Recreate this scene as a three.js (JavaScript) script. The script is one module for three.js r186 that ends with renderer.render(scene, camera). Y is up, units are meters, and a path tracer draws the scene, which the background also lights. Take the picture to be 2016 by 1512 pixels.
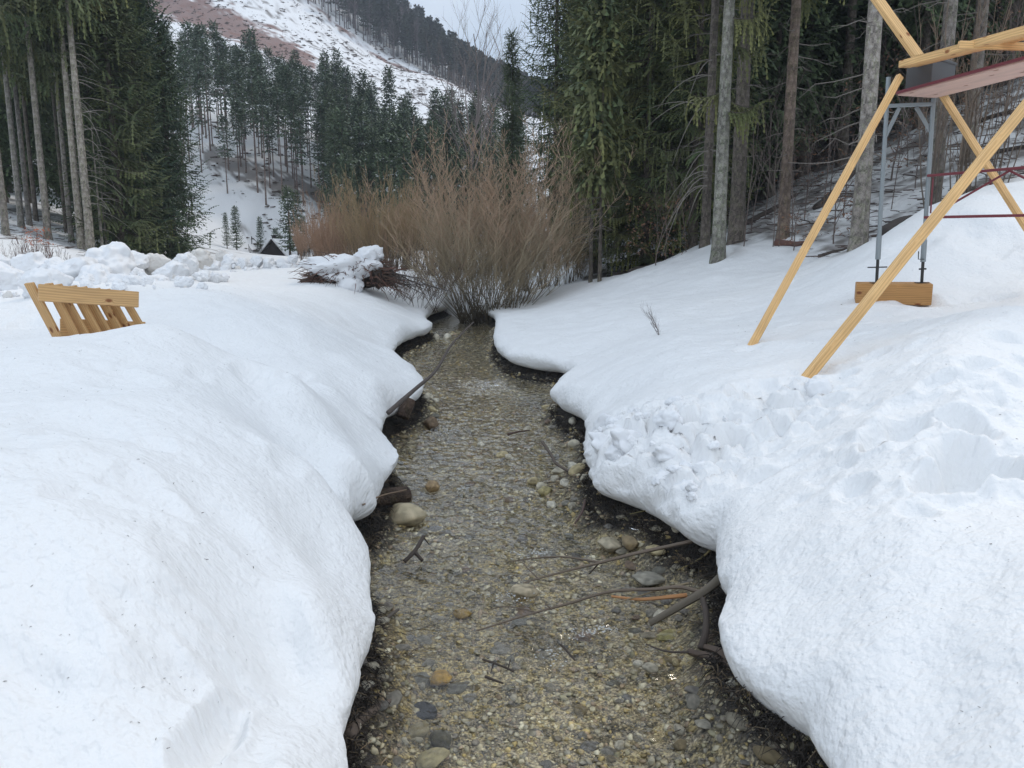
import * as THREE from 'three';
import { mergeGeometries, mergeVertices } from 'three/addons/utils/BufferGeometryUtils.js';
import { RoundedBoxGeometry } from 'three/addons/geometries/RoundedBoxGeometry.js';
import { ImprovedNoise } from 'three/addons/math/ImprovedNoise.js';

// ---------------------------------------------------------------- camera, sky, sun, exposure
const scene = new THREE.Scene();
const PITCH = 9.7 * Math.PI / 180, FPX = 1500, EYE = 2.4;
const camera = new THREE.PerspectiveCamera(2 * Math.atan(756 / FPX) * 180 / Math.PI, 4 / 3, 0.05, 3000);
camera.position.set(0, EYE, 0);
camera.rotation.set(-PITCH, 0, 0);

const renderer = new THREE.WebGLRenderer({ antialias: true });
renderer.toneMapping = THREE.LinearToneMapping;
renderer.toneMappingExposure = 1.04;
renderer.shadowMap.enabled = true;
renderer.shadowMap.type = THREE.PCFSoftShadowMap;

const noise3 = new ImprovedNoise();
const N = (x, y, z = 0.37) => noise3.noise(x, y, z);
function fbm(x, y, z = 0.37, o = 4) { let a = 0, s = 1, t = 0; for (let i = 0; i < o; i++) { a += s * N(x, y, z + i * 7.3); t += s; s *= 0.5; x = x * 2.03 + 1.7; y = y * 2.03 - 3.1; } return a / t; }
function mulberry(a) { return () => { a |= 0; a = a + 0x6D2B79F5 | 0; let t = Math.imul(a ^ a >>> 15, 1 | a); t = t + Math.imul(t ^ t >>> 7, 61 | t) ^ t; return ((t ^ t >>> 14) >>> 0) / 4294967296; }; }
const clamp = (v, a, b) => Math.min(b, Math.max(a, v)), lerp = (a, b, t) => a + (b - a) * t;
const sstep = (a, b, v) => { const t = clamp((v - a) / (b - a), 0, 1); return t * t * (3 - 2 * t); };
const V3 = (x, y, z) => new THREE.Vector3(x, y, z);

const SUN = V3(0.40, 0.74, -0.48).normalize();
{ // an even overcast sky: brighter towards the zenith, with soft cloud
  const w = 1024, h = 512, d = new Float32Array(w * h * 4);
  for (let j = 0; j < h; j++) for (let i = 0; i < w; i++) {
    const el = ((j + 0.5) / h - 0.5) * Math.PI, az = (i + 0.5) / w * 2 * Math.PI;
    const s = Math.max(0, Math.sin(el)), c = Math.cos(el);
    const X = c * Math.cos(az), Z = c * Math.sin(az), Y = Math.sin(el);
    const k = 1 / (0.22 + Math.abs(Y));
    const cl = 0.5 + 0.5 * clamp(2.0 * fbm(X * k * 1.1 + 5.3, Z * k * 1.1 + 1.7, 2.2, 5), -1, 1);
    const L = 1.26 * (1 + 0.45 * s) / 1.45 * (0.80 + 0.42 * cl);
    const b = 1 - cl;
    const o = (j * w + i) * 4;
    d[o] = L * (0.985 - 0.30 * b); d[o + 1] = L * (1.01 - 0.12 * b); d[o + 2] = L * (1.06 + 0.08 * b); d[o + 3] = 1;
  }
  const t = new THREE.DataTexture(d, w, h, THREE.RGBAFormat, THREE.FloatType);
  t.mapping = THREE.EquirectangularReflectionMapping; t.magFilter = THREE.LinearFilter; t.needsUpdate = true;
  scene.background = t; scene.environment = t;
}
const sun = new THREE.DirectionalLight(0xfff1e0, 1.25);
sun.position.copy(SUN).multiplyScalar(120); sun.castShadow = true; sun.shadow.radius = 22;
Object.assign(sun.shadow.camera, { left: -80, right: 80, top: 80, bottom: -80, near: 1, far: 320 });
sun.shadow.mapSize.set(2048, 2048);
scene.add(sun, sun.target);

// ---------------------------------------------------------------- helpers
const used = {};
function numbered(n) { const k = used[n] = (used[n] ?? -1) + 1; return k ? `${n}_${String(k).padStart(3, '0')}` : n; }
function tag(o, label, category, group, kind) { if (label) o.userData.label = label; if (category) o.userData.category = category; if (group) o.userData.group = group; if (kind) o.userData.kind = kind; return o; }
function thing(name, label, category, pos = [0, 0, 0], group) { const o = new THREE.Group(); o.name = numbered(name); o.position.set(...pos); scene.add(o); return tag(o, label, category, group); }
function mesh(name, geo, mat, parent, kind) {
  const m = new THREE.Mesh(geo, mat); m.name = parent ? name : numbered(name); m.castShadow = m.receiveShadow = true;
  if (parent) { const k = (parent.userData._n ??= {}); const c = k[name] = (k[name] ?? -1) + 1; if (c) m.name = `${name}_${String(c).padStart(3, '0')}`; }
  if (kind) m.userData.kind = kind; (parent ?? scene).add(m); return m;
}
function copyOf(src, label, pos, turn = 0, s = 1) {
  const c = src.clone(); c.name = numbered(src.name.replace(/_\d{3}$/, '')); c.userData = { ...src.userData };
  if (label) c.userData.label = label; c.position.set(...pos); c.rotation.y = turn; c.scale.setScalar(s); scene.add(c); return c;
}
class MB {
  constructor() { this.p = []; this.c = []; this.i = []; this.u = []; this.n = 0; }
  v(x, y, z, c, u = 0, w = 0) { this.p.push(x, y, z); this.c.push(c[0], c[1], c[2]); this.u.push(u, w); return this.n++; }
  tri(a, b, c) { this.i.push(a, b, c); }
  tube(pts, rad, sides, col, cap = true, rough = 0) { // pts: Vector3[]
    const n = pts.length, t = V3(), a = V3(), b = V3(), up = V3(); let len = 0; const start = this.n; const cf = typeof col === 'function' ? col : () => col;
    let ref = null;
    for (let k = 0; k < n; k++) {
      t.subVectors(pts[Math.min(k + 1, n - 1)], pts[Math.max(k - 1, 0)]).normalize();
      if (!ref) { ref = Math.abs(t.y) > 0.8 ? V3(1, 0, 0) : V3(0, 1, 0); }
      a.crossVectors(ref, t).normalize(); b.crossVectors(t, a).normalize(); ref = b.clone();
      if (k) len += pts[k].distanceTo(pts[k - 1]);
      const r = Array.isArray(rad) ? rad[k] : rad;
      for (let s = 0; s <= sides; s++) {
        const q = (s % sides) / sides * Math.PI * 2, rr = r * (rough ? 1 + rough * N(Math.cos(q) * 1.3 + pts[k].x * 3, Math.sin(q) * 1.3 + pts[k].y * 0.9, pts[k].z) : 1);
        const c = Math.cos(q) * rr, d = Math.sin(q) * rr;
        this.v(pts[k].x + a.x * c + b.x * d, pts[k].y + a.y * c + b.y * d, pts[k].z + a.z * c + b.z * d, cf(k / (n - 1)), s / sides * 2 * Math.PI * Math.max(r, 0.02), len);
      }
    }
    const w = sides + 1;
    for (let k = 0; k < n - 1; k++) for (let s = 0; s < sides; s++) { const e = start + k * w + s; this.tri(e, e + 1, e + w); this.tri(e + 1, e + w + 1, e + w); }
    if (cap) for (const k of [0, n - 1]) { const m = this.v(pts[k].x, pts[k].y, pts[k].z, cf(k ? 1 : 0), 0, 0); for (let s = 0; s < sides; s++) { const e = start + k * w + s; k ? this.tri(e, e + 1, m) : this.tri(e + 1, e, m); } }
    return this;
  }
  geo(flat = false) {
    const g = new THREE.BufferGeometry();
    g.setAttribute('position', new THREE.Float32BufferAttribute(this.p, 3)); g.setAttribute('color', new THREE.Float32BufferAttribute(this.c, 3)); g.setAttribute('uv', new THREE.Float32BufferAttribute(this.u, 2));
    g.setIndex(this.i); g.computeVertexNormals(); return g;
  }
}
// pixel of the photograph -> ray; D is the horizontal distance ahead of the camera
const SP = Math.sin(PITCH), CP = Math.cos(PITCH);
function ray(px, py) { const xc = (px - 1008) / FPX, yc = (756 - py) / FPX, f = CP + yc * SP; return [xc / f, (yc * CP - SP) / f]; } // x/D, (y-EYE)/D
function at(px, py, D) { const [a, e] = ray(px, py); return V3(a * D, EYE + e * D, -D); }
function onPlane(px, py, h) { const [a, e] = ray(px, py); const D = (h - EYE) / e; return V3(a * D, h, -D); }

// ---------------------------------------------------------------- the lie of the land: spot heights joined by a thin-plate surface
const SPOTS = [ // [px, py, D]
  // left bank
  [0, 1512, 1.97], [350, 1512, 2.17], [550, 1512, 2.35], [0, 1200, 2.44], [350, 1200, 2.74], [600, 1200, 3.3], [0, 900, 3.5], [350, 900, 4.05], [600, 900, 5.15], [690, 900, 5.9],
  [0, 740, 5.0], [250, 740, 5.3], [500, 760, 6.4], [650, 760, 8.2], [745, 760, 9.5], [0, 666, 6.3], [130, 653, 6.6], [250, 642, 6.8], [330, 650, 7.0], [400, 672, 7.1], [500, 714, 6.9], [590, 750, 6.7], [0, 690, 8.4], [130, 700, 8.4], [250, 702, 8.4], [400, 700, 9.0], [500, 730, 8.4], [600, 765, 8.0],
  [0, 610, 11], [280, 624, 10], [450, 640, 10], [600, 650, 11], [700, 682, 12], [600, 600, 16], [750, 610, 20], [300, 560, 18], [0, 572, 15], [450, 545, 26], [550, 558, 24], [700, 560, 25], [840, 545, 31], [830, 590, 27],
  [0, 505, 26], [100, 492, 30], [160, 500, 32], [180, 495, 35], [100, 468, 36], [15, 450, 34], [40, 425, 45], [300, 506, 42], [400, 502, 50], [0, 380, 60], [150, 430, 55],
  [450, 490, 80], [530, 496, 95], [620, 500, 80], [400, 440, 90], [500, 430, 97], [600, 440, 98], [400, 365, 102], [550, 385, 104], [660, 410, 107], [400, 250, 128], [600, 300, 128], [740, 350, 128], [860, 400, 120],
  [250, 250, 110], [100, 200, 130], [0, 150, 130], [250, 110, 190], [0, 60, 190], [450, 130, 190], [640, 160, 190], [750, 230, 190], [900, 265, 190], [240, 0, 270], [580, 0, 295], [750, 120, 280], [880, 160, 270], [960, 200, 260], [770, 62, 340], [870, 142, 320], [960, 208, 300],
  [600, -70, 370], [300, -250, 450], [0, -200, 400], [770, 160, 620], [300, -100, 700], [1100, 250, 330], [1100, 260, 600], [1500, 200, 330], [2016, 100, 330], [1700, 150, 600],
  // far middle
  [920, 560, 34], [1000, 500, 60], [950, 470, 100], [1000, 330, 150],
  // right bank
  [2016, 1512, 2.15], [2016, 1200, 2.78], [1720, 1200, 3.2], [2016, 950, 3.9], [1700, 950, 4.35], [1400, 950, 5.6], [2016, 780, 5.1], [1700, 780, 5.9], [1400, 800, 6.7], [1220, 800, 7.9],
  [1900, 664, 6.0], [2016, 690, 5.7], [2016, 600, 9], [1605, 722, 7], [1475, 675, 9], [1300, 700, 9.5], [1190, 720, 10.6], [1300, 620, 15], [1100, 640, 17], [1500, 600, 14], [1690, 602, 11], [1850, 592, 11], [1700, 560, 12.5], [1920, 575, 11.3],
  [1250, 537, 24], [1240, 545, 30], [1150, 570, 25], [1070, 600, 25], [1320, 548, 21], [1420, 510, 21], [1540, 520, 19], [1570, 545, 16], [1640, 522, 15], [1740, 472, 14], [1900, 397, 14], [2016, 390, 14], [1830, 432, 18], [1690, 490, 17], [2016, 330, 19],
  [1540, 462, 22], [1410, 498, 22], [1640, 330, 32], [1500, 382, 34], [1950, 255, 24], [2016, 160, 30], [1800, 305, 26], [1250, 522, 32], [1180, 548, 28], [1100, 547, 34], [1250, 475, 45], [1300, 410, 60], [1450, 330, 60], [1700, 210, 60], [2016, 90, 60], [1700, 170, 120], [1300, 330, 120], [2016, 60, 120],
];
const EDGE_L = [[640, 1800], [662, 1650], [680, 1512], [692, 1430], [716, 1330], [726, 1220], [733, 1150], [716, 1085], [672, 1046], [700, 998], [742, 985], [754, 940], [783, 905], [766, 872], [748, 850], [770, 803], [802, 790], [832, 765], [822, 735], [770, 702], [792, 667], [850, 642], [838, 624], [852, 612], [880, 603]];
const EDGE_R = [[1780, 1800], [1705, 1650], [1640, 1512], [1592, 1425], [1495, 1345], [1440, 1290], [1414, 1230], [1430, 1170], [1408, 1105], [1408, 1052], [1350, 1034], [1255, 975], [1170, 945], [1155, 885], [1150, 825], [1122, 800], [1087, 774], [1108, 747], [1132, 735], [1085, 717], [1000, 700], [972, 668], [976, 640], [974, 624], [955, 612], [930, 603]];
const LIPY = 0.43;
function edgeCurve(list, sgn) {
  const p = list.map(([x, y]) => onPlane(x, y, LIPY)).map(v => [-v.z, v.x]).sort((a, b) => a[0] - b[0]);
  const m = p.length, t = p.map((_, i) => { // monotone-ish tangents
    if (i === 0 || i === m - 1) return 0; const a = (p[i][1] - p[i - 1][1]) / (p[i][0] - p[i - 1][0]), b = (p[i + 1][1] - p[i][1]) / (p[i + 1][0] - p[i][0]);
    return a * b <= 0 ? 0 : 2 * a * b / (a + b);
  });
  return D => {
    let i = 0; if (D <= p[0][0]) return p[0][1] + (D - p[0][0]) * 0.1; if (D >= p[m - 1][0]) return p[m - 1][1];
    while (D > p[i + 1][0]) i++;
    const h = p[i + 1][0] - p[i][0], s = (D - p[i][0]) / h, s2 = s * s, s3 = s2 * s;
    const x = (2 * s3 - 3 * s2 + 1) * p[i][1] + (s3 - 2 * s2 + s) * h * t[i] + (3 * s2 - 2 * s3) * p[i + 1][1] + (s3 - s2) * h * t[i + 1];
    return x + sgn * (0.035 * N(D * 2.1, 3.3 * sgn) + 0.02 * N(D * 6.3, 1.3 * sgn));
  };
}
const EL = edgeCurve(EDGE_L, 1), ER = edgeCurve(EDGE_R, -1);
const LAND = (() => {
  const pts = SPOTS.map(([x, y, D]) => { const [a, e] = ray(x, y); return [a, Math.log(D), e]; });
  for (const D of [1.6, 2.4, 3.2, 4.2, 5.4, 6.8, 8.6, 10.5, 13, 16, 20, 24, 28]) for (const s of [-1, 1]) {
    const x = (s < 0 ? EL(D) - 0.25 : ER(D) + 0.25), h = (s > 0 ? 0.68 : 0.64) - 0.06 * sstep(8, 20, D);
    pts.push([x / D, Math.log(D), (h - EYE) / D]);
  }
  for (const a of [-1.3, 1.3]) for (const [D, e] of [[1.5, -0.5], [3, -0.27], [6, -0.12], [12, a < 0 ? -0.05 : 0.0], [25, a < 0 ? 0.03 : 0.2], [60, a < 0 ? 0.15 : 0.26], [150, 0.27], [330, 0.3], [700, 0.22]]) pts.push([a, Math.log(D), e]);
  const K = 1.6, n = pts.length, U = r2 => r2 < 1e-12 ? 0 : r2 * Math.log(r2) * 0.5;
  const dist = (p, q) => { const a = (p[0] - q[0]) * K, b = p[1] - q[1]; return a * a + b * b; };
  const M = n + 3, A = Array.from({ length: M }, () => new Float64Array(M + 1));
  for (let i = 0; i < n; i++) {
    for (let j = 0; j < n; j++) A[i][j] = U(dist(pts[i], pts[j]));
    A[i][i] += 0.0004; A[i][n] = A[n][i] = 1; A[i][n + 1] = A[n + 1][i] = pts[i][0] * K; A[i][n + 2] = A[n + 2][i] = pts[i][1]; A[i][M] = pts[i][2];
  }
  for (let c = 0; c < M; c++) {
    let b = c; for (let r = c + 1; r < M; r++) if (Math.abs(A[r][c]) > Math.abs(A[b][c])) b = r;
    [A[c], A[b]] = [A[b], A[c]];
    for (let r = c + 1; r < M; r++) { const f = A[r][c] / A[c][c]; if (f) for (let k = c; k <= M; k++) A[r][k] -= f * A[c][k]; }
  }
  const w = new Float64Array(M);
  for (let r = M - 1; r >= 0; r--) { let s = A[r][M]; for (let k = r + 1; k < M; k++) s -= A[r][k] * w[k]; w[r] = s / A[r][r]; }
  const qx = pts.map(p => p[0] * K), qy = pts.map(p => p[1]);
  return (x, D) => {
    const Dc = Math.max(D, 1.5), a = clamp(x / Dc, -1.35, 1.35) * K, l = Math.log(Dc);
    let e = w[n] + w[n + 1] * a + w[n + 2] * l;
    for (let i = 0; i < n; i++) { const dx = a - qx[i], dy = l - qy[i], r = dx * dx + dy * dy; if (r > 1e-12) e += w[i] * r * Math.log(r) * 0.5; }
    return EYE + e * Dc;
  };
})();
function hit(px, py) { const [a, e] = ray(px, py); let D = 1.3; for (; D < 400; D *= 1.004) if (EYE + e * D < LAND(a * D, D)) break; return [a * D, D]; } // where the line of sight of a pixel meets the land
// --- relief of the snow: swells, sun cups, footprints, clods
const disk = (px, py, h, r, rz, depth, sharp = 0.5) => { const [x, D] = hit(px, py); return [x, D, r, rz, depth, sharp]; };
const PITS = [ // hollows and footprints
  disk(1915, 905, 1.2, 0.17, 0.22, 0.24, 0.35), disk(1870, 935, 1.2, 0.15, 0.12, 0.18, 0.45), disk(1900, 840, 1.2, 0.12, 0.22, 0.12, 0.5), disk(1760, 845, 1.3, 0.24, 0.2, 0.15, 0.6), disk(1800, 800, 1.3, 0.22, 0.2, 0.08, 0.4), disk(1475, 680, 1.3, 0.15, 0.15, 0.07, 0.3), disk(1606, 724, 1.3, 0.15, 0.14, 0.06, 0.3), disk(1840, 600, 1.6, 0.5, 0.2, 0.08, 0.3), disk(1722, 880, 1.3, 0.10, 0.09, 0.15, 0.75),
  disk(1640, 790, 1.25, 0.10, 0.11, 0.07, 0.7), disk(1500, 765, 1.2, 0.20, 0.26, 0.09, 0.75), disk(1445, 780, 1.15, 0.07, 0.1, 0.09, 0.8), disk(1560, 748, 1.3, 0.12, 0.14, 0.07, 0.7), disk(1600, 840, 1.15, 0.15, 0.10, 0.06, 0.6), disk(1520, 850, 1.1, 0.12, 0.1, 0.06, 0.6),
  disk(1500, 940, 1.05, 0.14, 0.08, 0.07, 0.7), disk(1360, 840, 0.95, 0.12, 0.1, 0.08, 0.7), disk(1300, 800, 0.9, 0.2, 0.12, 0.06, 0.7), disk(1440, 860, 1.0, 0.11, 0.1, 0.08, 0.7), disk(1660, 740, 1.4, 0.11, 0.10, 0.06, 0.7), disk(1720, 700, 1.5, 0.12, 0.12, 0.05, 0.7),
  disk(1870, 762, 1.5, 0.2, 0.12, 0.05, 0.5), disk(1840, 755, 1.5, 0.12, 0.06, 0.05, 0.6), disk(1930, 720, 1.65, 0.12, 0.05, 0.05, 0.6), disk(1900, 595, 1.75, 0.2, 0.2, 0.05, 0.6), disk(1960, 590, 1.8, 0.2, 0.25, 0.06, 0.6), disk(1850, 640, 1.6, 0.2, 0.16, 0.04, 0.6), disk(1700, 640, 1.6, 0.2, 0.16, 0.04, 0.6), disk(1980, 660, 1.7, 0.12, 0.1, 0.05, 0.6),
  disk(500, 735, 1.35, 0.16, 0.22, 0.07, 0.5), disk(590, 745, 1.2, 0.09, 0.16, 0.06, 0.5), disk(480, 722, 1.4, 0.1, 0.15, 0.05, 0.5), disk(555, 738, 1.25, 0.07, 0.1, 0.04, 0.5), disk(600, 740, 1.15, 0.08, 0.12, 0.05, 0.5), disk(420, 1440, 0.8, 0.06, 0.22, 0.10, 0.3), disk(250, 745, 1.55, 0.2, 0.2, 0.05, 0.3), disk(180, 830, 1.5, 0.3, 0.25, 0.05, 0.2), disk(570, 900, 1.0, 0.1, 0.2, 0.04, 0.4), disk(190, 950, 1.35, 0.3, 0.2, 0.05, 0.3), disk(400, 1290, 0.95, 0.25, 0.2, 0.04, 0.2),
  disk(15, 626, 1.55, 0.35, 0.5, 0.08, 0.5), disk(55, 630, 1.55, 0.3, 0.4, 0.08, 0.5), disk(110, 600, 1.6, 0.35, 0.6, 0.06, 0.5),
  disk(1560, 560, 1.9, 0.4, 0.5, 0.04, 0.3), disk(1800, 480, 2.6, 0.4, 0.4, 0.08, 0.5), disk(1950, 470, 2.6, 0.5, 0.5, 0.1, 0.5), disk(1880, 440, 2.8, 0.4, 0.4, 0.08, 0.5),
];
{ const r = mulberry(41); for (let i = 0; i < 90; i++) PITS.push(disk(1330 + 690 * r(), 620 + 380 * Math.pow(r(), 0.8), 0, 0.05 + 0.09 * r(), 0.05 + 0.1 * r(), 0.015 + 0.04 * r() * r(), 0.6)); for (let i = 0; i < 40; i++) PITS.push(disk(40 + 640 * r(), 690 + 700 * r(), 0, 0.06 + 0.14 * r(), 0.06 + 0.14 * r(), 0.012 + 0.025 * r(), 0.3)); }
function cells(x, y, s) { // distance to nearest and next cell point
  x *= s; y *= s; const ix = Math.floor(x), iy = Math.floor(y); let a = 9, b = 9, id = 0;
  for (let j = -1; j < 2; j++) for (let i = -1; i < 2; i++) {
    const h = Math.imul((ix + i) * 374761393 + (iy + j) * 668265263 | 0, 1274126177), h1 = ((h ^ h >>> 13) >>> 0) % 10007 / 10007, h2 = (Math.imul(h ^ h >>> 15, 2246822519) >>> 0) % 10007 / 10007;
    const d = Math.hypot(ix + i + 0.15 + 0.7 * h1 - x, iy + j + 0.15 + 0.7 * h2 - y); if (d < a) { b = a; a = d; id = h1; } else if (d < b) b = d;
  }
  return [a, b, id];
}
const CLODS = [[1250, 880, 0.75, 1.0, 1.5], [1380, 870, 0.95, 0.9, 1.0], [1540, 800, 1.2, 0.8, 0.9], [1200, 840, 0.7, 0.5, 0.8], [1330, 960, 0.75, 0.6, 0.5]].map(([x, y, h, a, b]) => { const [X, D] = hit(x, y); return [X, D, a * 0.75, b * 0.8]; });
const clodMask = (x, D) => { let m = 0; for (const [cx, cz, a, b] of CLODS) m = Math.max(m, 1 - sstep(0.15, 1.25, Math.hypot((x - cx) / a, (D - cz) / b) + 0.25 * N(x * 2, D * 2, 9))); return m; };
function relief(x, D) {
  let h = 0.11 * fbm(x * 0.6, D * 0.55, 1.1, 3) + 0.04 * N(x * 1.6, D * 1.4, 14.4) + 0.022 * N(x * 3.4, D * 3.0, 4.4) + 0.009 * N(x * 8, D * 7.4, 2.4) + 0.004 * N(x * 17, D * 16, 9.4);
  if (D > 9) h += 0.06 * N(x * 0.35, D * 0.22, 8.8) + 0.012 * N(x * 1.1 + D * 0.3, D * 2.3, 3.1) * sstep(9, 14, D);
  if (D < 20) {
    for (const [cx, cz, a, b, dep, sh] of PITS) {
      const dx = (x - cx) / a, dz = (D - cz) / b; if (dx * dx + dz * dz > 6) continue;
      const q = Math.hypot(dx, dz) * (1 + 0.28 * N(x * 5, D * 5, cx) + 0.08 * N(x * 13, D * 13, cx)) ;
      h -= dep * (1 - sstep(1 - 0.9 * (1 - sh) - 0.15, 1 + 0.7 * (1 - sh) + 0.05, q)) ; h += dep * 0.16 * Math.exp(-((q - 1.35) ** 2) * 9);
    }
    const m = clodMask(x, D);
    if (m > 0) {
      const wx = x + 0.06 * N(x * 5, D * 5, 1), wz = D + 0.06 * N(x * 5, D * 5, 6);
      const [a1, b1, i1] = cells(wx, wz * 0.8, 4.2), [a2, b2, i2] = cells(wx + 3, wz, 10);
      h += m * (0.12 * sstep(0.0, 0.35, b1 - a1) * (0.3 + i1) - 0.07 + 0.045 * (sstep(0, 0.4, b2 - a2) * (0.3 + i2)) + 0.02 * N(x * 14, D * 14, 3));
    }
  }
  return h;
}
const inChannel = (x, D) => D < 30 && x > EL(D) - 0.25 && x < ER(D) + 0.25;
function ground(x, D) { return LAND(x, D) + (D < 60 ? relief(x, D) : 0); }
function stand(px, D) { const a = (px - 1008) / FPX / (CP + 0.16 * SP); const x = a * D; return V3(x, ground(x, D), -D); } // where something at that column and distance stands

// ---------------------------------------------------------------- textures
function vnoise(per) { const r = mulberry(per * 77 + 5), t = new Float32Array(per * per).map(() => r()); return (x, y) => { const X = Math.floor(x), Y = Math.floor(y); let fx = x - X, fy = y - Y; fx = fx * fx * (3 - 2 * fx); fy = fy * fy * (3 - 2 * fy); const m = v => ((v % per) + per) % per, a = m(X), b = m(X + 1), c = m(Y) * per, d = m(Y + 1) * per; return lerp(lerp(t[c + a], t[c + b], fx), lerp(t[d + a], t[d + b], fx), fy); }; }
function tex(size, fn, srgb = false, rx = 1, ry = rx) {
  const d = new Uint8Array(size * size * 4);
  for (let j = 0; j < size; j++) for (let i = 0; i < size; i++) { const c = fn(i / size, j / size), o = (j * size + i) * 4; for (let k = 0; k < 3; k++) d[o + k] = clamp(Math.round(255 * (Array.isArray(c) ? c[k] : c)), 0, 255); d[o + 3] = 255; }
  const t = new THREE.DataTexture(d, size, size); t.wrapS = t.wrapT = THREE.RepeatWrapping; t.magFilter = THREE.LinearFilter; t.minFilter = THREE.LinearMipmapLinearFilter; t.generateMipmaps = true; t.repeat.set(rx, ry); if (srgb) t.colorSpace = THREE.SRGBColorSpace; t.needsUpdate = true; return t;
}
const v8 = vnoise(8), v16 = vnoise(16), v32 = vnoise(32), v64 = vnoise(64), v128 = vnoise(128), v256 = vnoise(256);
// snow: melted grain of 1 to 4 cm on a 1.5 m tile
const snowBump = tex(1024, (u, v) => 0.24 * v16(u * 16, v * 16 + 3) + 0.30 * v32(u * 32 + 2, v * 32) + 0.26 * v64(u * 64, v * 64) + 0.14 * v128(u * 128 + 0.3, v * 128) + 0.06 * v256(u * 256, v * 256), false, 1 / 1.5);
const barkBump = tex(512, (u, v) => { const a = v16(u * 16, v * 8 + v8(u * 8, v * 8)) * 0.5 + v64(u * 64, v * 32) * 0.35 + v128(u * 128, v * 128) * 0.15; return a; }, false, 1 / 0.6);
const barkMap = tex(512, (u, v) => { const a = 0.84 + 0.4 * (v16(u * 16, v * 8) - 0.5) + 0.26 * (v64(u * 64, v * 32) - 0.5) + 0.25 * (v128(u * 128, v * 128) - 0.5); const l = v8(u * 8 + 3, v * 8) > 0.72 ? 0.045 : 0; return [a + l * 0.5, a * 0.98 + l, a * 0.955]; }, true, 1 / 0.7);
const woodMap = tex(512, (u, v) => {
  let w = 0; for (const [kx, ky] of [[0.3, 0.22], [0.72, 0.63], [0.15, 0.8]]) { const dx = (u - kx) * 15, dy = (v - ky) * 30; w += Math.exp(-(dx * dx + dy * dy)); }
  const g = Math.sin((u * 26 + 2.4 * v8(u * 3, v * 2) + w * 4) * Math.PI) * 0.5 + 0.5, f = v128(u * 128, v * 8), k = clamp(w * 2 - 0.6, 0, 1);
  const s = 0.86 + 0.10 * g + 0.10 * (f - 0.5) + 0.08 * (v8(u * 8, v * 8) - 0.5); return [s * (1 - 0.35 * k), s * (0.97 - 0.02 * (1 - g)) * (1 - 0.5 * k), s * (0.92 - 0.06 * (1 - g)) * (1 - 0.6 * k)];
}, true, 2.6, 1 / 1.3);
const gritMap = tex(1024, (u, v) => {
  const a = v256(u * 256, v * 256), b = v128(u * 128 + 9, v * 128), c = v64(u * 64, v * 64 + 4), d = v16(u * 16, v * 16), s = 0.60 + 0.5 * (a - 0.5) + 0.4 * (b - 0.5) + 0.35 * (c - 0.5) + 0.3 * (d - 0.5);
  const y = v32(u * 32 + 2, v * 32); return [s * (1.02 + 0.1 * y), s * (0.99 + 0.06 * y), s * (0.95 - 0.12 * y)];
}, true, 1 / 1.6);
const gritBump = tex(512, (u, v) => 0.5 * v64(u * 64, v * 64) + 0.5 * v128(u * 128, v * 128), false, 1 / 0.9);

// ---------------------------------------------------------------- materials
const std = o => new THREE.MeshStandardMaterial({ roughness: 0.9, metalness: 0, ...o });
const rgb = (r, g, b) => new THREE.Color().setRGB(r, g, b);
const M = {
  snow: std({ color: rgb(1, 1, 1), roughness: 0.7, vertexColors: true, bumpMap: snowBump, bumpScale: 0.02 }),
  land: std({ vertexColors: true, roughness: 0.95, bumpMap: snowBump, bumpScale: 0.02 }),
  chunk: std({ color: rgb(0.755, 0.763, 0.775), roughness: 0.75 }),
  bed: std({ vertexColors: true, map: gritMap, bumpMap: gritBump, bumpScale: 0.012, roughness: 0.55 }),
  mud: std({ vertexColors: true, map: gritMap, bumpMap: gritBump, bumpScale: 0.03, roughness: 0.6 }),
  stone: std({ vertexColors: true, roughness: 0.5, bumpMap: gritBump, bumpScale: 0.004 }),
  water: new THREE.MeshPhysicalMaterial({ color: rgb(0.99, 0.985, 0.965), transmission: 1, thickness: 0, roughness: 0.02, ior: 1.33 }),
  bark: std({ vertexColors: true, map: barkMap, bumpMap: barkBump, bumpScale: 0.03, roughness: 0.95 }),
  needle: std({ vertexColors: true, roughness: 0.75, side: THREE.DoubleSide }),
  twig: std({ vertexColors: true, roughness: 0.85 }),
  timber: std({ color: rgb(0.85, 0.57, 0.28), map: woodMap, roughness: 0.6 }),
  bench: std({ color: rgb(0.64, 0.42, 0.21), map: woodMap, roughness: 0.65 }),
  block: std({ color: rgb(0.50, 0.28, 0.11), map: woodMap, roughness: 0.7 }),
  steel: std({ color: rgb(0.27, 0.295, 0.30), metalness: 0.55, roughness: 0.5 }),
  darkSteel: std({ color: rgb(0.05, 0.048, 0.045), metalness: 0.6, roughness: 0.55 }),
  red: std({ color: rgb(0.16, 0.022, 0.03), roughness: 0.5 }),
  deck: std({ color: rgb(0.66, 0.46, 0.43), roughness: 0.6, map: woodMap }),
  box: std({ color: rgb(0.075, 0.073, 0.072), roughness: 0.7 }),
  hut: std({ color: rgb(0.035, 0.028, 0.025) }),
  leaf: std({ vertexColors: true, roughness: 0.8, side: THREE.DoubleSide }),
};

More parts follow.
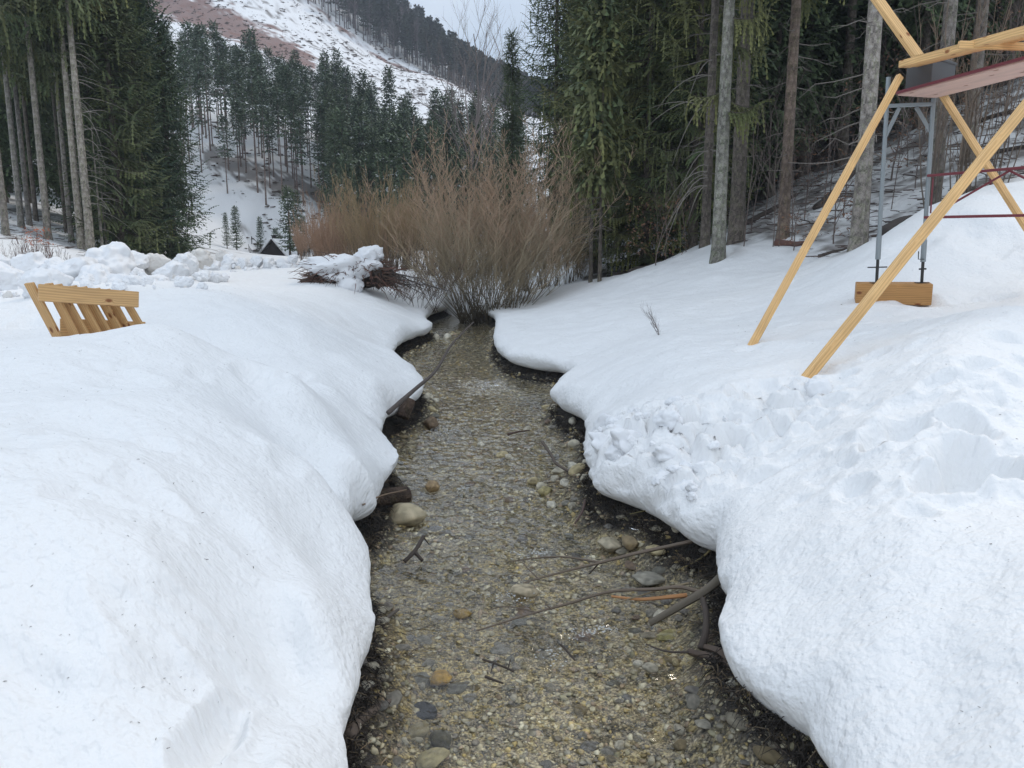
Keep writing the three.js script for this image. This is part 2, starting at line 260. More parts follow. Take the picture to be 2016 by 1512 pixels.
// ---------------------------------------------------------------- snow banks on both sides of the stream
const SNOW = [0.785, 0.785, 0.78], EARTH = [0.10, 0.078, 0.062];
function litterAt(x, D) { // leaf litter and needles lying on the snow under the trees
  const a = x / D, px = 1008 + a * FPX * (CP + 0.16 * SP), st = D > 60 ? 0 : sstep(0, 2.5, D - (a > 0 ? px < 1440 ? 29 : lerp(20.0, 15.4, sstep(1500, 1700, px)) : 30));
  if (a > 0.09) return st * sstep(-0.25, 0.3, fbm(x * 0.45, D * 0.45, 5, 3) + 0.6 * fbm(x * 2.2, D * 2.2, 8, 3)) * 0.85;
  if (a < -0.38) return st * sstep(0.0, 0.4, fbm(x * 0.4, D * 0.4, 5, 3) + 0.6 * fbm(x * 2, D * 2, 8, 3)) * 0.7;
  return 0;
}
function snowBank(side) { // side -1 left, +1 right
  const E = side < 0 ? EL : ER, Ds = []; for (let D = 0.9; D < 30.2;) { Ds.push(D); D += D < 4.5 ? 0.02 : Math.max(0.02, 0.0052 * D); }
  const prof = []; // rolled lip from underneath to top
  for (let k = 0; k <= 5; k++) prof.push(['u', 0.45 * (1 - k / 5)]);
  for (let k = 0; k <= 16; k++) prof.push(['a', -Math.PI / 2 + Math.PI * k / 16]);
  const ws = []; let w = 0.004; while (w < 2.6) { ws.push(w); w += w < 0.75 ? 0.0038 : 0.05 + (w - 0.75) * 0.25; }
  const P = [], UV = [], idx = [], C = [], cols = prof.length + ws.length;
  for (const D of Ds) {
    const e = E(D), m = clodMask(e + side * 0.2, D), nz = N(D * 1.3, side * 5, 2), n2 = N(D * 0.7, side * 3, 7);
    const Rb = 0.2 + 0.05 * nz + 0.06 * n2, ym = LIPY + 0.05 * n2, bot = 0.255 + 0.05 * nz - 0.02 * n2, xc = e + side * Rb;
    const g0 = ground(xc, D), top = Math.max(g0, ym + 0.06), lift = top - g0;
    const row = [];
    for (const [k, q] of prof) {
      let x, y; if (k === 'u') { x = xc + side * q; y = bot + q * 0.25; } else {
        x = xc - side * Rb * Math.cos(q); y = q > 0 ? lerp(ym, Math.max(ground(x, D) + lift, ym + 0.02), Math.sin(q)) : ym + (ym - bot) * Math.sin(q);
        const lump = (0.03 + 0.05 * m) * fbm(D * 3.2, q * 0.9, side * 4, 3) + (0.008 + 0.03 * m) * N(D * 11, q * 3.4, 5); x -= side * lump * Math.cos(q) * Math.cos(q); y += (q > 0 ? 0 : 0.5 * lump * Math.cos(q));
      }
      row.push([x, y]); C.push(...SNOW);
    }
    { let acc = 0; const us = []; for (let k = row.length - 1; k >= 0; k--) { if (k < row.length - 1) acc += Math.hypot(row[k][0] - row[k + 1][0], row[k][1] - row[k + 1][1]); us[k] = xc - side * acc; } row.forEach(([x, y], k) => { P.push(x, y, -D); UV.push(us[k], D); }); }
    for (const w of ws) { const v = w * Math.max(D, 2.2), x = xc + side * v; let y = ground(x, D); y += lift * (1 - sstep(0, 0.9, v)); P.push(x, y, -D); UV.push(x, D); C.push(...(D > 15 ? SNOW.map((q, k) => lerp(q, EARTH[k], litterAt(x, D))) : SNOW)); }
  }
  for (let j = 0; j < Ds.length - 1; j++) for (let i = 0; i < cols - 1; i++) { const a = j * cols + i, b = a + cols; side > 0 ? idx.push(a, a + 1, b, a + 1, b + 1, b) : idx.push(a, b, a + 1, a + 1, b, b + 1); }
  const g = new THREE.BufferGeometry(); g.setAttribute('position', new THREE.Float32BufferAttribute(P, 3)); g.setAttribute('uv', new THREE.Float32BufferAttribute(UV, 2)); g.setAttribute('color', new THREE.Float32BufferAttribute(C, 3)); g.setIndex(idx); g.computeVertexNormals();
  return g;
}
const leftBank = tag(mesh('snow_bank_left', snowBank(-1), M.snow), 'deep smooth snow bank on the bench side of the stream', 'snow bank', null, 'structure');
const rightBank = tag(mesh('snow_bank_right', snowBank(1), M.snow), 'trampled snow bank on the scaffold side of the stream', 'snow bank', null, 'structure');

// ---------------------------------------------------------------- valley floor and hillsides beyond
{
  const Ds = []; for (let D = 30; D < 1000;) { Ds.push(D); D *= D < 420 ? 1.0085 : 1.06; }
  const As = []; for (let a = -1.35; a < 1.36;) { As.push(a); a += Math.abs(a) < 0.75 ? 0.0042 : 0.05; }
  const P = [], C = [], UV = [], idx = [], n = As.length;
  for (const D of Ds) for (const a of As) {
    const x = a * D; let y = LAND(x, D);
    const px = 1008 + a * FPX * (CP + 0.16 * SP);
    if (D < 60) y += relief(x, D); y += D > 60 ? (0.25 + 0.4 * sstep(150, 250, D)) * fbm(x * 0.15, D * 0.15, 3.3, 3) : 0;
    if (D === 30 && Math.abs(x + 2) < 3.4) y = Math.min(y, -0.15);
    // what lies on the snow: bracken, leaf litter, bare earth
    let litter = 0; const f = fbm(x * 0.12, D * 0.12, 6.1, 4), f2 = fbm(x * 0.5, D * 0.5, 1.9, 3);
    if (D > 85 && D < 150) { // earth showing under the stand of bare trunks
      const c = Math.exp(-(((D - lerp(112, 109, (px - 420) / 240)) / 7) ** 2)) * sstep(390, 430, px) * (1 - sstep(640, 700, px)); litter = Math.max(litter, 0.8 * sstep(0.5, 0.72, c + 0.9 * f + 0.9 * f2 + 0.5 * N(x * 1.3, D * 1.1, 4)) * 0.95, sstep(0.32, 0.5, f2 + 0.25 * f) * 0.75);
    }
    let red = 0;
    if (D > 150) { // bracken bands on the clearing
      const band = (c, w) => Math.exp(-(((D - c) / w) ** 2));
      const t = (px - 240) / 400; red = 1.05 * band(lerp(290, 214, t), 25) * sstep(180, 260, px) * (1 - sstep(625, 650, px));
      red = Math.max(red, 0.75 * band(lerp(300, 262, (px - 640) / 300), 5) * sstep(600, 650, px)); red = 0.9 * sstep(0.45, 0.75, red + 0.7 * f + 0.6 * f2);
      litter = Math.max(litter, sstep(0.06, 0.36, f2 + 0.5 * f) * 0.85);
    }
    if (D < 85) { const q = D < 60 ? litterAt(x, D) : 0; litter = Math.max(litter, q, D >= 60 && Math.abs(a) > 0.2 ? 0.6 * sstep(0, 0.4, fbm(x * 0.4, D * 0.4, 5, 4)) : 0); }
    const s = [0.765, 0.772, 0.78], e = [0.10, 0.078, 0.062], rd = [0.165, 0.080, 0.06];
    P.push(x, y, -D); UV.push(x, D); for (let k = 0; k < 3; k++) C.push(lerp(lerp(s[k], e[k], litter), rd[k] * (0.8 + 0.6 * (f2 + 0.3)), red));
  }
  for (let j = 0; j < Ds.length - 1; j++) for (let i = 0; i < n - 1; i++) { const q = j * n + i, b = q + n; idx.push(q, q + 1, b, q + 1, b + 1, b); }
  const g = new THREE.BufferGeometry(); g.setAttribute('position', new THREE.Float32BufferAttribute(P, 3)); g.setAttribute('color', new THREE.Float32BufferAttribute(C, 3)); g.setAttribute('uv', new THREE.Float32BufferAttribute(UV, 2)); g.setIndex(idx); g.computeVertexNormals();
  tag(mesh('snowy_hillside', g, M.land), 'snow covered valley floor and wooded hillsides beyond the stream', 'hillside', null, 'structure');
}

// ---------------------------------------------------------------- stream: bed, mud banks, water
const BARS = [[1130, 965, 0, 0.40, 0.75, 0.15], [1500, 1440, 0, 0.5, 1.0, 0.10], [1300, 1080, 0, 0.45, 0.35, 0.11], [760, 1330, 0, 0.22, 0.9, 0.07], [850, 800, 0, 0.25, 0.9, 0.09], [900, 655, 0, 0.5, 1.2, 0.08], [1110, 790, 0, 0.3, 1.4, 0.11], [1340, 1180, 0, 0.35, 0.4, 0.10], [1560, 1512, 0, 0.5, 0.6, 0.10]].map(([x, y, h, a, b, up]) => { const p = onPlane(x, y, h); return [p.x, -p.z, a, b, up]; });
function bedY(x, D) {
  const l = EL(D), r = ER(D), dl = x - l, dr = r - x, d = Math.min(dl, dr);
  let y = -0.085 + 0.02 * fbm(x * 1.6, D * 1.3, 2, 3);
  y += 0.13 * (1 - sstep(0.0, 0.32, d));
  for (const [cx, cz, a, b, up] of BARS) { const q = ((x - cx) / a) ** 2 + ((D - cz) / b) ** 2; if (q < 9) y += up * Math.exp(-q); }
  if (d < 0) y += Math.min(0.36, -d * 0.75) + 0.05 * fbm(x * 4, D * 4, 6, 3);
  return y + 0.010 * N(x * 9, D * 9, 3);
}
function strip(range, color, stepD, cols) {
  const Ds = []; for (let D = 1.2; D < 30.4;) { Ds.push(D); D += Math.max(stepD, 0.008 * D); }
  const P = [], C = [], UV = [], idx = [];
  for (const D of Ds) for (let k = 0; k <= cols; k++) { const x = range(D, k / cols), y = bedY(x, D), c = color(x, D); P.push(x, y, -D); UV.push(x, D); C.push(...c); }
  for (let j = 0; j < Ds.length - 1; j++) for (let i = 0; i < cols; i++) { const a = j * (cols + 1) + i, b = a + cols + 1; idx.push(a, a + 1, b, a + 1, b + 1, b); }
  const g = new THREE.BufferGeometry(); g.setAttribute('position', new THREE.Float32BufferAttribute(P, 3)); g.setAttribute('color', new THREE.Float32BufferAttribute(C, 3)); g.setAttribute('uv', new THREE.Float32BufferAttribute(UV, 2)); g.setIndex(idx); g.computeVertexNormals(); return g;
}
const mudC = (x, D) => { const f = 0.8 + 0.7 * fbm(x * 3, D * 3, 4, 3); return [0.055 * f, 0.045 * f, 0.038 * f]; };
const bedC = (x, D) => { const d = Math.min(x - EL(D), ER(D) - x), m = 1 - sstep(0.0, 0.22, d + 0.12 * fbm(x * 4, D * 4, 8, 3)), f = 1.1 + 0.8 * fbm(x * 1.6, D * 1.1, 5, 4), g = sstep(0.0, 0.35, fbm(x * 0.8, D * 0.6, 11, 3)), q = mudC(x, D); return [lerp(lerp(0.43, 0.39, g) * f, q[0], m), lerp(lerp(0.385, 0.335, g) * f, q[1], m), lerp(lerp(0.295, 0.21, g) * f, q[2], m)]; };
const bed = tag(mesh('stream_bed', strip((D, t) => lerp(EL(D), ER(D), t), bedC, 0.03, 70), M.bed), 'gravel bed of the shallow stream', 'stream bed', null, 'structure');
tag(mesh('mud_bank_left', strip((D, t) => EL(D) - 0.75 * (1 - t), mudC, 0.03, 18), M.mud), 'dark muddy bank under the left snow edge', 'mud bank', null, 'structure');
tag(mesh('mud_bank_right', strip((D, t) => ER(D) + 0.75 * t, mudC, 0.03, 18), M.mud), 'dark muddy bank under the right snow edge', 'mud bank', null, 'structure');
const RIFFLES = [[1040, 1095, 0.25, 0.2], [1060, 1090, 0.18, 0.12], [910, 965, 0.16, 0.12], [1090, 1290, 0.16, 0.22], [1150, 1250, 0.2, 0.1], [880, 850, 0.25, 0.35], [1190, 1240, 0.1, 0.07], [1000, 1180, 0.25, 0.15], [960, 760, 0.4, 0.6]].map(([x, y, a, b]) => { const p = onPlane(x, y, 0); return [p.x, -p.z, a, b]; });
{
  const Ds = []; for (let D = 1.2; D < 30.4;) { Ds.push(D); D += Math.max(0.013, 0.004 * D); }
  const cols = 170, P = [], idx = [];
  for (const D of Ds) for (let k = 0; k <= cols; k++) {
    const x = lerp(EL(D) - 0.3, ER(D) + 0.3, k / cols); let rf = 0; for (const [cx, cz, a, b] of RIFFLES) { const q = ((x - cx) / a) ** 2 + ((D - cz) / b) ** 2; if (q < 6) rf += Math.exp(-q); }
    const A = 1 + 2.6 * Math.min(rf, 1.2), w = 0.25 * N(x * 1.5, D * 1.5, 3);
    const y = 0.006 * A * N(x * 13 + 3 * w, D * 3.5, 15) + 0.013 * A * N(x * 6 + w, D * 9, 1.2) + 0.008 * A * N(x * 17 + 2 * w, D * 20, 7.7) + 0.003 * A * N(x * 44, D * 50, 2.2) + 0.006 * N(x * 2, D * 3, 5);
    P.push(x, y, -D);
  }
  for (let j = 0; j < Ds.length - 1; j++) for (let i = 0; i < cols; i++) { const a = j * (cols + 1) + i, b = a + cols + 1; idx.push(a, a + 1, b, a + 1, b + 1, b); }
  const g = new THREE.BufferGeometry(); g.setAttribute('position', new THREE.Float32BufferAttribute(P, 3)); g.setIndex(idx); g.computeVertexNormals();
  tag(mesh('stream_water', g, M.water), 'clear shallow rippling water of the stream', 'water', null, 'structure');
}
// ---------------------------------------------------------------- stones
function stoneGeo(seed, detail = 2, flat = 0.7) {
  const r = mulberry(seed); let g = new THREE.IcosahedronGeometry(1, detail); g.deleteAttribute('uv'); g.deleteAttribute('normal'); g = mergeVertices(g);
  const p = g.attributes.position, o = r() * 50, cuts = Array.from({ length: 5 }, () => [V3(r() - 0.5, r() - 0.5, r() - 0.5).normalize(), 0.62 + 0.3 * r()]), C = [], U = [], v = V3();
  const sx = 0.85 + 0.4 * r(), sz = 0.75 + 0.35 * r();
  for (let i = 0; i < p.count; i++) {
    v.fromBufferAttribute(p, i); const k = 1 + 0.28 * N(v.x * 1.2 + o, v.y * 1.2, v.z * 1.2) + 0.10 * N(v.x * 3 + o, v.y * 3, v.z * 3 + 5); v.multiplyScalar(k);
    for (const [n, d] of cuts) { const e = v.dot(n) - d; if (e > 0) v.addScaledVector(n, -0.8 * e); }
    v.set(v.x * sx, v.y * flat, v.z * sz); p.setXYZ(i, v.x, v.y, v.z); const t = 0.9 + 0.5 * N(v.x * 2.5 + o, v.y * 2.5, v.z * 2.5) + 0.4 * N(v.x * 8 + o, v.y * 8, v.z * 8); C.push(t, t * (0.99 + 0.02 * r()), t * 0.98); U.push(v.x * 0.8 + v.y * 0.5, v.z * 0.8 + v.y * 0.4);
  }
  g.setAttribute('color', new THREE.Float32BufferAttribute(C, 3)); g.setAttribute('uv', new THREE.Float32BufferAttribute(U, 2)); g.computeVertexNormals(); return g;
}
const stoneMats = [[0.62, 0.55, 0.42], [0.50, 0.46, 0.38], [0.40, 0.37, 0.33], [0.46, 0.36, 0.20], [0.30, 0.27, 0.24], [0.55, 0.50, 0.42], [0.42, 0.30, 0.22], [0.34, 0.32, 0.26]].map(c => { const m = M.stone.clone(); m.color.setRGB(...c.map(v => v * 0.52)); return m; });
const stoneVars = Array.from({ length: 9 }, (_, i) => stoneGeo(100 + i, 2, 0.34 + 0.035 * i)), stoneFine = Array.from({ length: 5 }, (_, i) => stoneGeo(300 + i, 4, 0.68));
// the stones one can point at
const stoneMat = (r, g, b) => { const m = M.stone.clone(); m.color.setRGB(r * 0.82, g * 0.82, b * 0.82); return m; };
[
  [800, 1022, 72, 0.62, [0.60, 0.50, 0.33], 'large pale tan boulder beside the log stub on the left bank'],
  [852, 962, 34, 0.7, [0.52, 0.36, 0.19], 'tan squarish stone with water breaking around it below the log stub'],
  [1030, 1168, 52, 0.55, [0.62, 0.52, 0.36], 'cream stone in mid stream left of the branch tips'],
  [1200, 1078, 52, 0.6, [0.56, 0.48, 0.34], 'angular pale stone with twigs caught against it, under the upper branch'],
  [868, 1322, 42, 0.7, [0.58, 0.34, 0.06], 'bright orange yellow stone in the foreground water'],
  [848, 838, 30, 0.8, [0.22, 0.15, 0.09], 'dark brown stone standing in the water under the left snow lip'],
  [820, 1425, 52, 0.55, [0.44, 0.37, 0.22], 'olive tan stone with a hollow, near the front left bank'],
  [868, 1440, 52, 0.7, [0.13, 0.115, 0.07], 'round dark olive stone beside the hollow tan stone'],
  [850, 1478, 66, 0.5, [0.52, 0.44, 0.24], 'flat yellowish stone under water at the front edge'],
  [830, 1385, 55, 0.5, [0.045, 0.045, 0.05], 'flat blackish stone near the front left bank'],
  [1073, 972, 26, 0.75, [0.50, 0.42, 0.20], 'smooth yellow oval pebble on the gravel bar'],
  [1275, 1145, 56, 0.5, [0.42, 0.39, 0.32], 'grey flat stone between the two long branches'],
  [1490, 1470, 44, 0.35, [0.48, 0.43, 0.34], 'pale triangular slab on the front right gravel'],
  [1385, 1468, 34, 0.4, [0.46, 0.42, 0.34], 'grey wedge stone on the front gravel left of the triangular slab'],
  [1395, 1115, 48, 0.8, [0.24, 0.225, 0.20], 'rough dark grey stone under the right snow edge'],
  [910, 1196, 32, 0.6, [0.40, 0.25, 0.05], 'amber stone under water left of mid stream'],
  [1240, 1090, 40, 0.7, [0.40, 0.30, 0.17], 'brown rounded stone right behind the twig caught stone'],
  [1318, 1240, 54, 0.4, [0.50, 0.44, 0.20], 'pale yellow flat stone under water below the leaning log'],
  [765, 1200, 22, 0.8, [0.30, 0.26, 0.22], 'small grey stone against the front left snow edge'],
  [1190, 960, 26, 0.7, [0.42, 0.39, 0.33], 'grey stone at the tip of the right snow clods'],
].forEach(([px, py, w, fl, c, label], i) => {
  const p = onPlane(px, py, 0), D = -p.z, r = w / 2 / FPX * D; const o = mesh('stone', stoneFine[i % 5], stoneMat(...c)); tag(o, label, 'stone');
  o.position.set(p.x, [4, 6, 7, 8, 9, 15, 17].includes(i) ? -0.045 : Math.max(bedY(p.x, D), -0.02) + r * fl * 0.7, -D); o.scale.set(r * 1.05, r * fl * 1.5, r); o.rotation.y = i * 1.7;
});
{ // cobbles of the bed, one by one, and the small gravel between them
  const r = mulberry(11), spots = [], pale = [[0.50, 0.45, 0.35], [0.56, 0.52, 0.43], [0.42, 0.38, 0.30], [0.46, 0.38, 0.22]].map(c => stoneMat(...c.map(v => v * 1.45)));
  for (let i = 0; i < 520; i++) {
    const D = 2.4 + 9.5 * Math.pow(r(), 1.5), x = lerp(EL(D) - 0.05, ER(D) + 0.08, r()), s = (0.016 + 0.04 * Math.pow(r(), 2.8)) * (1 + 0.03 * D);
    spots.push([x, D, s, r(), r(), r()]);
  }
  for (const [cx, cz, a, b] of BARS.slice(0, 8)) for (let i = 0; i < 20; i++) spots.push([cx + (r() - 0.5) * a * 2, cz + (r() - 0.5) * b * 2, 0.022 + 0.045 * r() * r(), r(), r() * 0.3, r()]);
  // pale stones that stand clear of the water on the bars and along the edges
  [[1100, 925, 20], [1128, 936, 24], [1092, 946, 18], [1136, 958, 28], [1066, 955, 20], [1086, 990, 18], [1126, 1003, 16], [1050, 946, 18], [1158, 944, 20], [1112, 968, 18], [1150, 975, 22], [988, 893, 16], [1002, 897, 13], [946, 873, 14], [1038, 842, 12], [1245, 985, 24], [1130, 880, 22], [1128, 850, 16], [1096, 815, 16], [1075, 800, 14], [845, 780, 16], [858, 790, 14], [838, 800, 16], [850, 812, 14], [858, 668, 16], [880, 665, 14], [1095, 672, 12], [1290, 1105, 30], [1330, 1095, 26], [1300, 1205, 24], [755, 1240, 20], [745, 1262, 22], [752, 1215, 18], [722, 1392, 24], [735, 1350, 26], [748, 1318, 22], [695, 1480, 30], [1255, 1300, 20], [1280, 1308, 22], [1330, 1296, 14], [1420, 1300, 18], [1440, 1420, 20], [1340, 1440, 22], [1490, 1478, 16], [1220, 1460, 18]].forEach(([px, py, w], i) => {
    const p = onPlane(px, py, 0.02), D = -p.z, q = w / 2 / FPX * D, o = mesh('stone', stoneVars[i % 9], pale[i % 4], bed); o.position.set(p.x, Math.max(bedY(p.x, D), -0.012) + q * 0.35, -D); o.scale.set(q * 1.35, q * 1.9, q * 1.2); o.rotation.set(0.2, i * 2.3, 0.15);
  });
  spots.sort((p, q) => q[2] / q[1] - p[2] / p[1]);
  spots.slice(0, 255).forEach(([x, D, s, a, b, c]) => {
    const o = mesh('stone', stoneVars[Math.floor(a * 9)], stoneMats[Math.floor(b * 8)], bed); o.position.set(x, bedY(x, D) + s * 0.05, -D); o.scale.setScalar(s); o.rotation.set(0, c * 6.28, 0.2 * (a - 0.5));
  });
  const n = 30000, im = new THREE.InstancedMesh((() => { const g = stoneGeo(77, 0, 0.42); const t = toFlat(g); return t; })(), std({ roughness: 0.5, vertexColors: true }), n), m4 = new THREE.Matrix4(), q = new THREE.Quaternion(), e = new THREE.Euler(), col = new THREE.Color();
  function toFlat(g) { return g; }
  const pal = [[0.42, 0.37, 0.27], [0.36, 0.33, 0.26], [0.27, 0.25, 0.21], [0.36, 0.28, 0.13], [0.17, 0.15, 0.13], [0.38, 0.34, 0.26], [0.29, 0.22, 0.16], [0.24, 0.22, 0.15], [0.58, 0.54, 0.44]];
  for (let i = 0; i < n; i++) {
    const D = 2.2 + 22 * Math.pow(r(), 2.3), x = lerp(EL(D) - 0.02, ER(D) + 0.10, r()), s = (0.004 + 0.016 * Math.pow(r(), 3)) * (1 + 0.10 * D);
    e.set(r() * 0.5, r() * 6.28, r() * 0.5); q.setFromEuler(e); m4.compose(V3(x, bedY(x, D) + s * 0.2, -D), q, V3(s * (0.8 + 0.9 * r()), s, s * (0.7 + 0.5 * r()))); im.setMatrixAt(i, m4);
    const c = pal[Math.floor(r() * (r() < 0.4 ? 9 : 8))], k = (0.6 + 0.5 * r()) * clamp(0.95 + 1.1 * fbm(x * 1.4, D * 1.0, 21, 3), 0.45, 1.5); col.setRGB(c[0] * k * 1.12, c[1] * k * 1.09, c[2] * k * 0.95); im.setColorAt(i, col);
  }
  im.name = 'gravel'; im.castShadow = im.receiveShadow = true; tag(im, 'small mixed gravel covering the stream bed', 'gravel', null, 'stuff'); scene.add(im);
}

{ // broken snow clods half sunk in the trampled right bank
  const r = mulberry(77), vars = Array.from({ length: 5 }, (_, k) => { const g = stoneGeo(850 + k, 8, 0.75), P = g.attributes.position, v = V3(); for (let i = 0; i < P.count; i++) { v.fromBufferAttribute(P, i).multiplyScalar(1 + 0.3 * fbm(P.getX(i) * 2.2 + k, P.getY(i) * 2.2, P.getZ(i) * 2.2, 3)); P.setXYZ(i, v.x, v.y, v.z); } g.computeVertexNormals(); g.deleteAttribute('color'); return g; });
  for (let i = 0, n = 0; i < 4000 && n < 50; i++) {
    const D = 4.2 + 5.6 * r(), x = ER(D) + 0.12 + 1.9 * r() * r(); if (clodMask(x, D) < 0.35 * r() + 0.3) continue; n++;
    const s = 0.025 + 0.11 * Math.pow(r(), 2.0), o = mesh('snow_lump', vars[n % 5], M.chunk, rightBank); o.position.set(x, ground(x, D) - s * 0.3, -D); o.scale.set(s * 1.2, s, s); o.rotation.set(r(), r() * 6.28, r());
  }
}

{ // bubbles where the water breaks
  const r = mulberry(88), n = 520, g = new THREE.IcosahedronGeometry(1, 1), im = new THREE.InstancedMesh(g, std({ color: rgb(0.5, 0.51, 0.5), roughness: 0.25 }), n), m4 = new THREE.Matrix4();
  for (let i = 0; i < n; i++) { const [cx, cz, a, b] = RIFFLES[i % 8], q = r() * 6.28, d = 0.75 * Math.sqrt(-Math.log(1 - 0.95 * r())), s = (0.0015 + 0.004 * r() * r()) * (0.6 + cz * 0.11); m4.compose(V3(cx + Math.cos(q) * d * a * 0.7, 0.008 + 0.012 * r(), -(cz + Math.sin(q) * d * b * 0.7)), new THREE.Quaternion(), V3(s * (1 + r()), s * 0.6, s * (1 + r()))); im.setMatrixAt(i, m4); }
  im.name = 'foam'; im.castShadow = im.receiveShadow = true; tag(im, 'white bubbles in the small riffles of the stream', 'foam', null, 'stuff'); scene.add(im);
}

{ // needles, bark crumbs and seeds that have dropped on the snow
  const r = mulberry(61), n = 900, b = new MB(); b.tube([V3(-1, 0, 0), V3(0, 0.15, 0.1), V3(1, 0, 0)], [0.12, 0.2, 0.06], 4, [1, 1, 1]); const im = new THREE.InstancedMesh(b.geo(), std({ color: rgb(0.10, 0.08, 0.065) }), n), m4 = new THREE.Matrix4(), q = new THREE.Quaternion();
  for (let i = 0; i < n; i++) { const D = 2.2 + 14 * Math.pow(r(), 1.6), L = r() < 0.5, x = L ? EL(D) - 0.3 - 0.55 * D * r() : ER(D) + 0.3 + 0.5 * D * r(); q.setFromEuler(new THREE.Euler(0.3 * r(), r() * 6.28, 0.3 * r())); const s = (0.003 + 0.007 * r() * r() * r()) * (1 + 0.06 * D); m4.compose(V3(x, ground(x, D) + 0.002, -D), q, V3(s, s, s)); im.setMatrixAt(i, m4); }
  im.name = 'needle_litter'; im.castShadow = im.receiveShadow = true; tag(im, 'needles and bark crumbs sprinkled on the snow banks', 'needle litter', null, 'stuff'); scene.add(im);
}
// ---------------------------------------------------------------- spruces
const mix3 = (a, b, t) => [lerp(a[0], b[0], t), lerp(a[1], b[1], t), lerp(a[2], b[2], t)];
function trunkGeo(h, r, seed, col, sides = 9, flare = 0.5) {
  const b = new MB(), rr = mulberry(seed), pts = [], rad = [], n = 14, ox = rr() * 9; 
  for (let k = 0; k <= n; k++) { const t = Math.pow(k / n, 1.3), y = t * h - 0.5 * (1 - t); pts.push(V3(0.012 * h * 0.3 * N(t * 2.5, ox) * t, y, 0.012 * h * 0.3 * N(t * 2.5, ox, 4) * t)); rad.push(Math.max(0.012, r * (1 - 0.92 * t) * (1 + flare * Math.exp(-Math.max(0, t * h) / (r * 2.2))))); }
  b.tube(pts, rad, sides, t => { const k = 0.9 + 0.35 * N(t * 40, ox); return [col[0] * k, col[1] * k, col[2] * k]; }, false, 0.12); return b.geo();
}
// a needled branchlet: a spine of small pointed tufts that droops under its own weight
function frond(b, p, d, side, len, wid, seg, col, hang) {
  let x = p.x, y = p.y, z = p.z, dx = d.x, dy = d.y, dz = d.z; const st = len / seg;
  for (let i = 0; i < seg; i++) {
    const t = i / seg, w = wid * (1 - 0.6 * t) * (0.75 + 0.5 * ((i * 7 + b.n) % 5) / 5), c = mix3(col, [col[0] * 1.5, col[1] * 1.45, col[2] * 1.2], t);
    const nx = x + dx * st, ny = y + dy * st, nz = z + dz * st;
    for (const s of [-1, 1]) {
      const a = b.v(x, y, z, c), e = b.v(nx + dx * st * 0.1, ny + dy * st * 0.1, nz + dz * st * 0.1, c), q = b.v(x + dx * st * 0.75 + side.x * w * s, y + dy * st * 0.75 + side.y * w * s - w * 0.35, z + dz * st * 0.75 + side.z * w * s, c);
      b.tri(a, e, q);
    }
    x = nx; y = ny; z = nz; dy -= hang * st * 2.2; const l = Math.hypot(dx, dy, dz); dx /= l; dy /= l; dz /= l;
  }
}
function crownGeo(o) { // o: h, base, R, sp whorl spacing, br per whorl, tw twig spacing, seg, hang, wid, len, col, colTip, seed, rise
  const b = new MB(), r = mulberry(o.seed), wood = new MB();
  for (let y = o.base; y < o.h * 0.985; y += o.sp * (0.7 + 0.6 * r()) * (1 - 0.45 * (y - o.base) / (o.h - o.base))) {
    const t = (y - o.base) / (o.h - o.base), n = Math.max(3, Math.round(o.br * (0.8 + 0.4 * r()) * (t > 0.85 ? 0.7 : 1)));
    const a0 = r() * 6.28;
    for (let k = 0; k < n; k++) {
      const az = a0 + (k + 0.5 * (r() - 0.5)) / n * 6.28, L = o.R * Math.pow(1 - t, o.pow ?? 0.8) * Math.min(1, 0.6 + t * 5) * (0.6 + 0.55 * r()) + 0.12;
      branch(b, wood, y + 0.2 * (r() - 0.5), az, L, t, o, r);
    }
  }
  for (const [y, az, L] of o.extra ?? []) branch(b, wood, y, az, L, 0.1, o, r);
  return [b, wood];
}
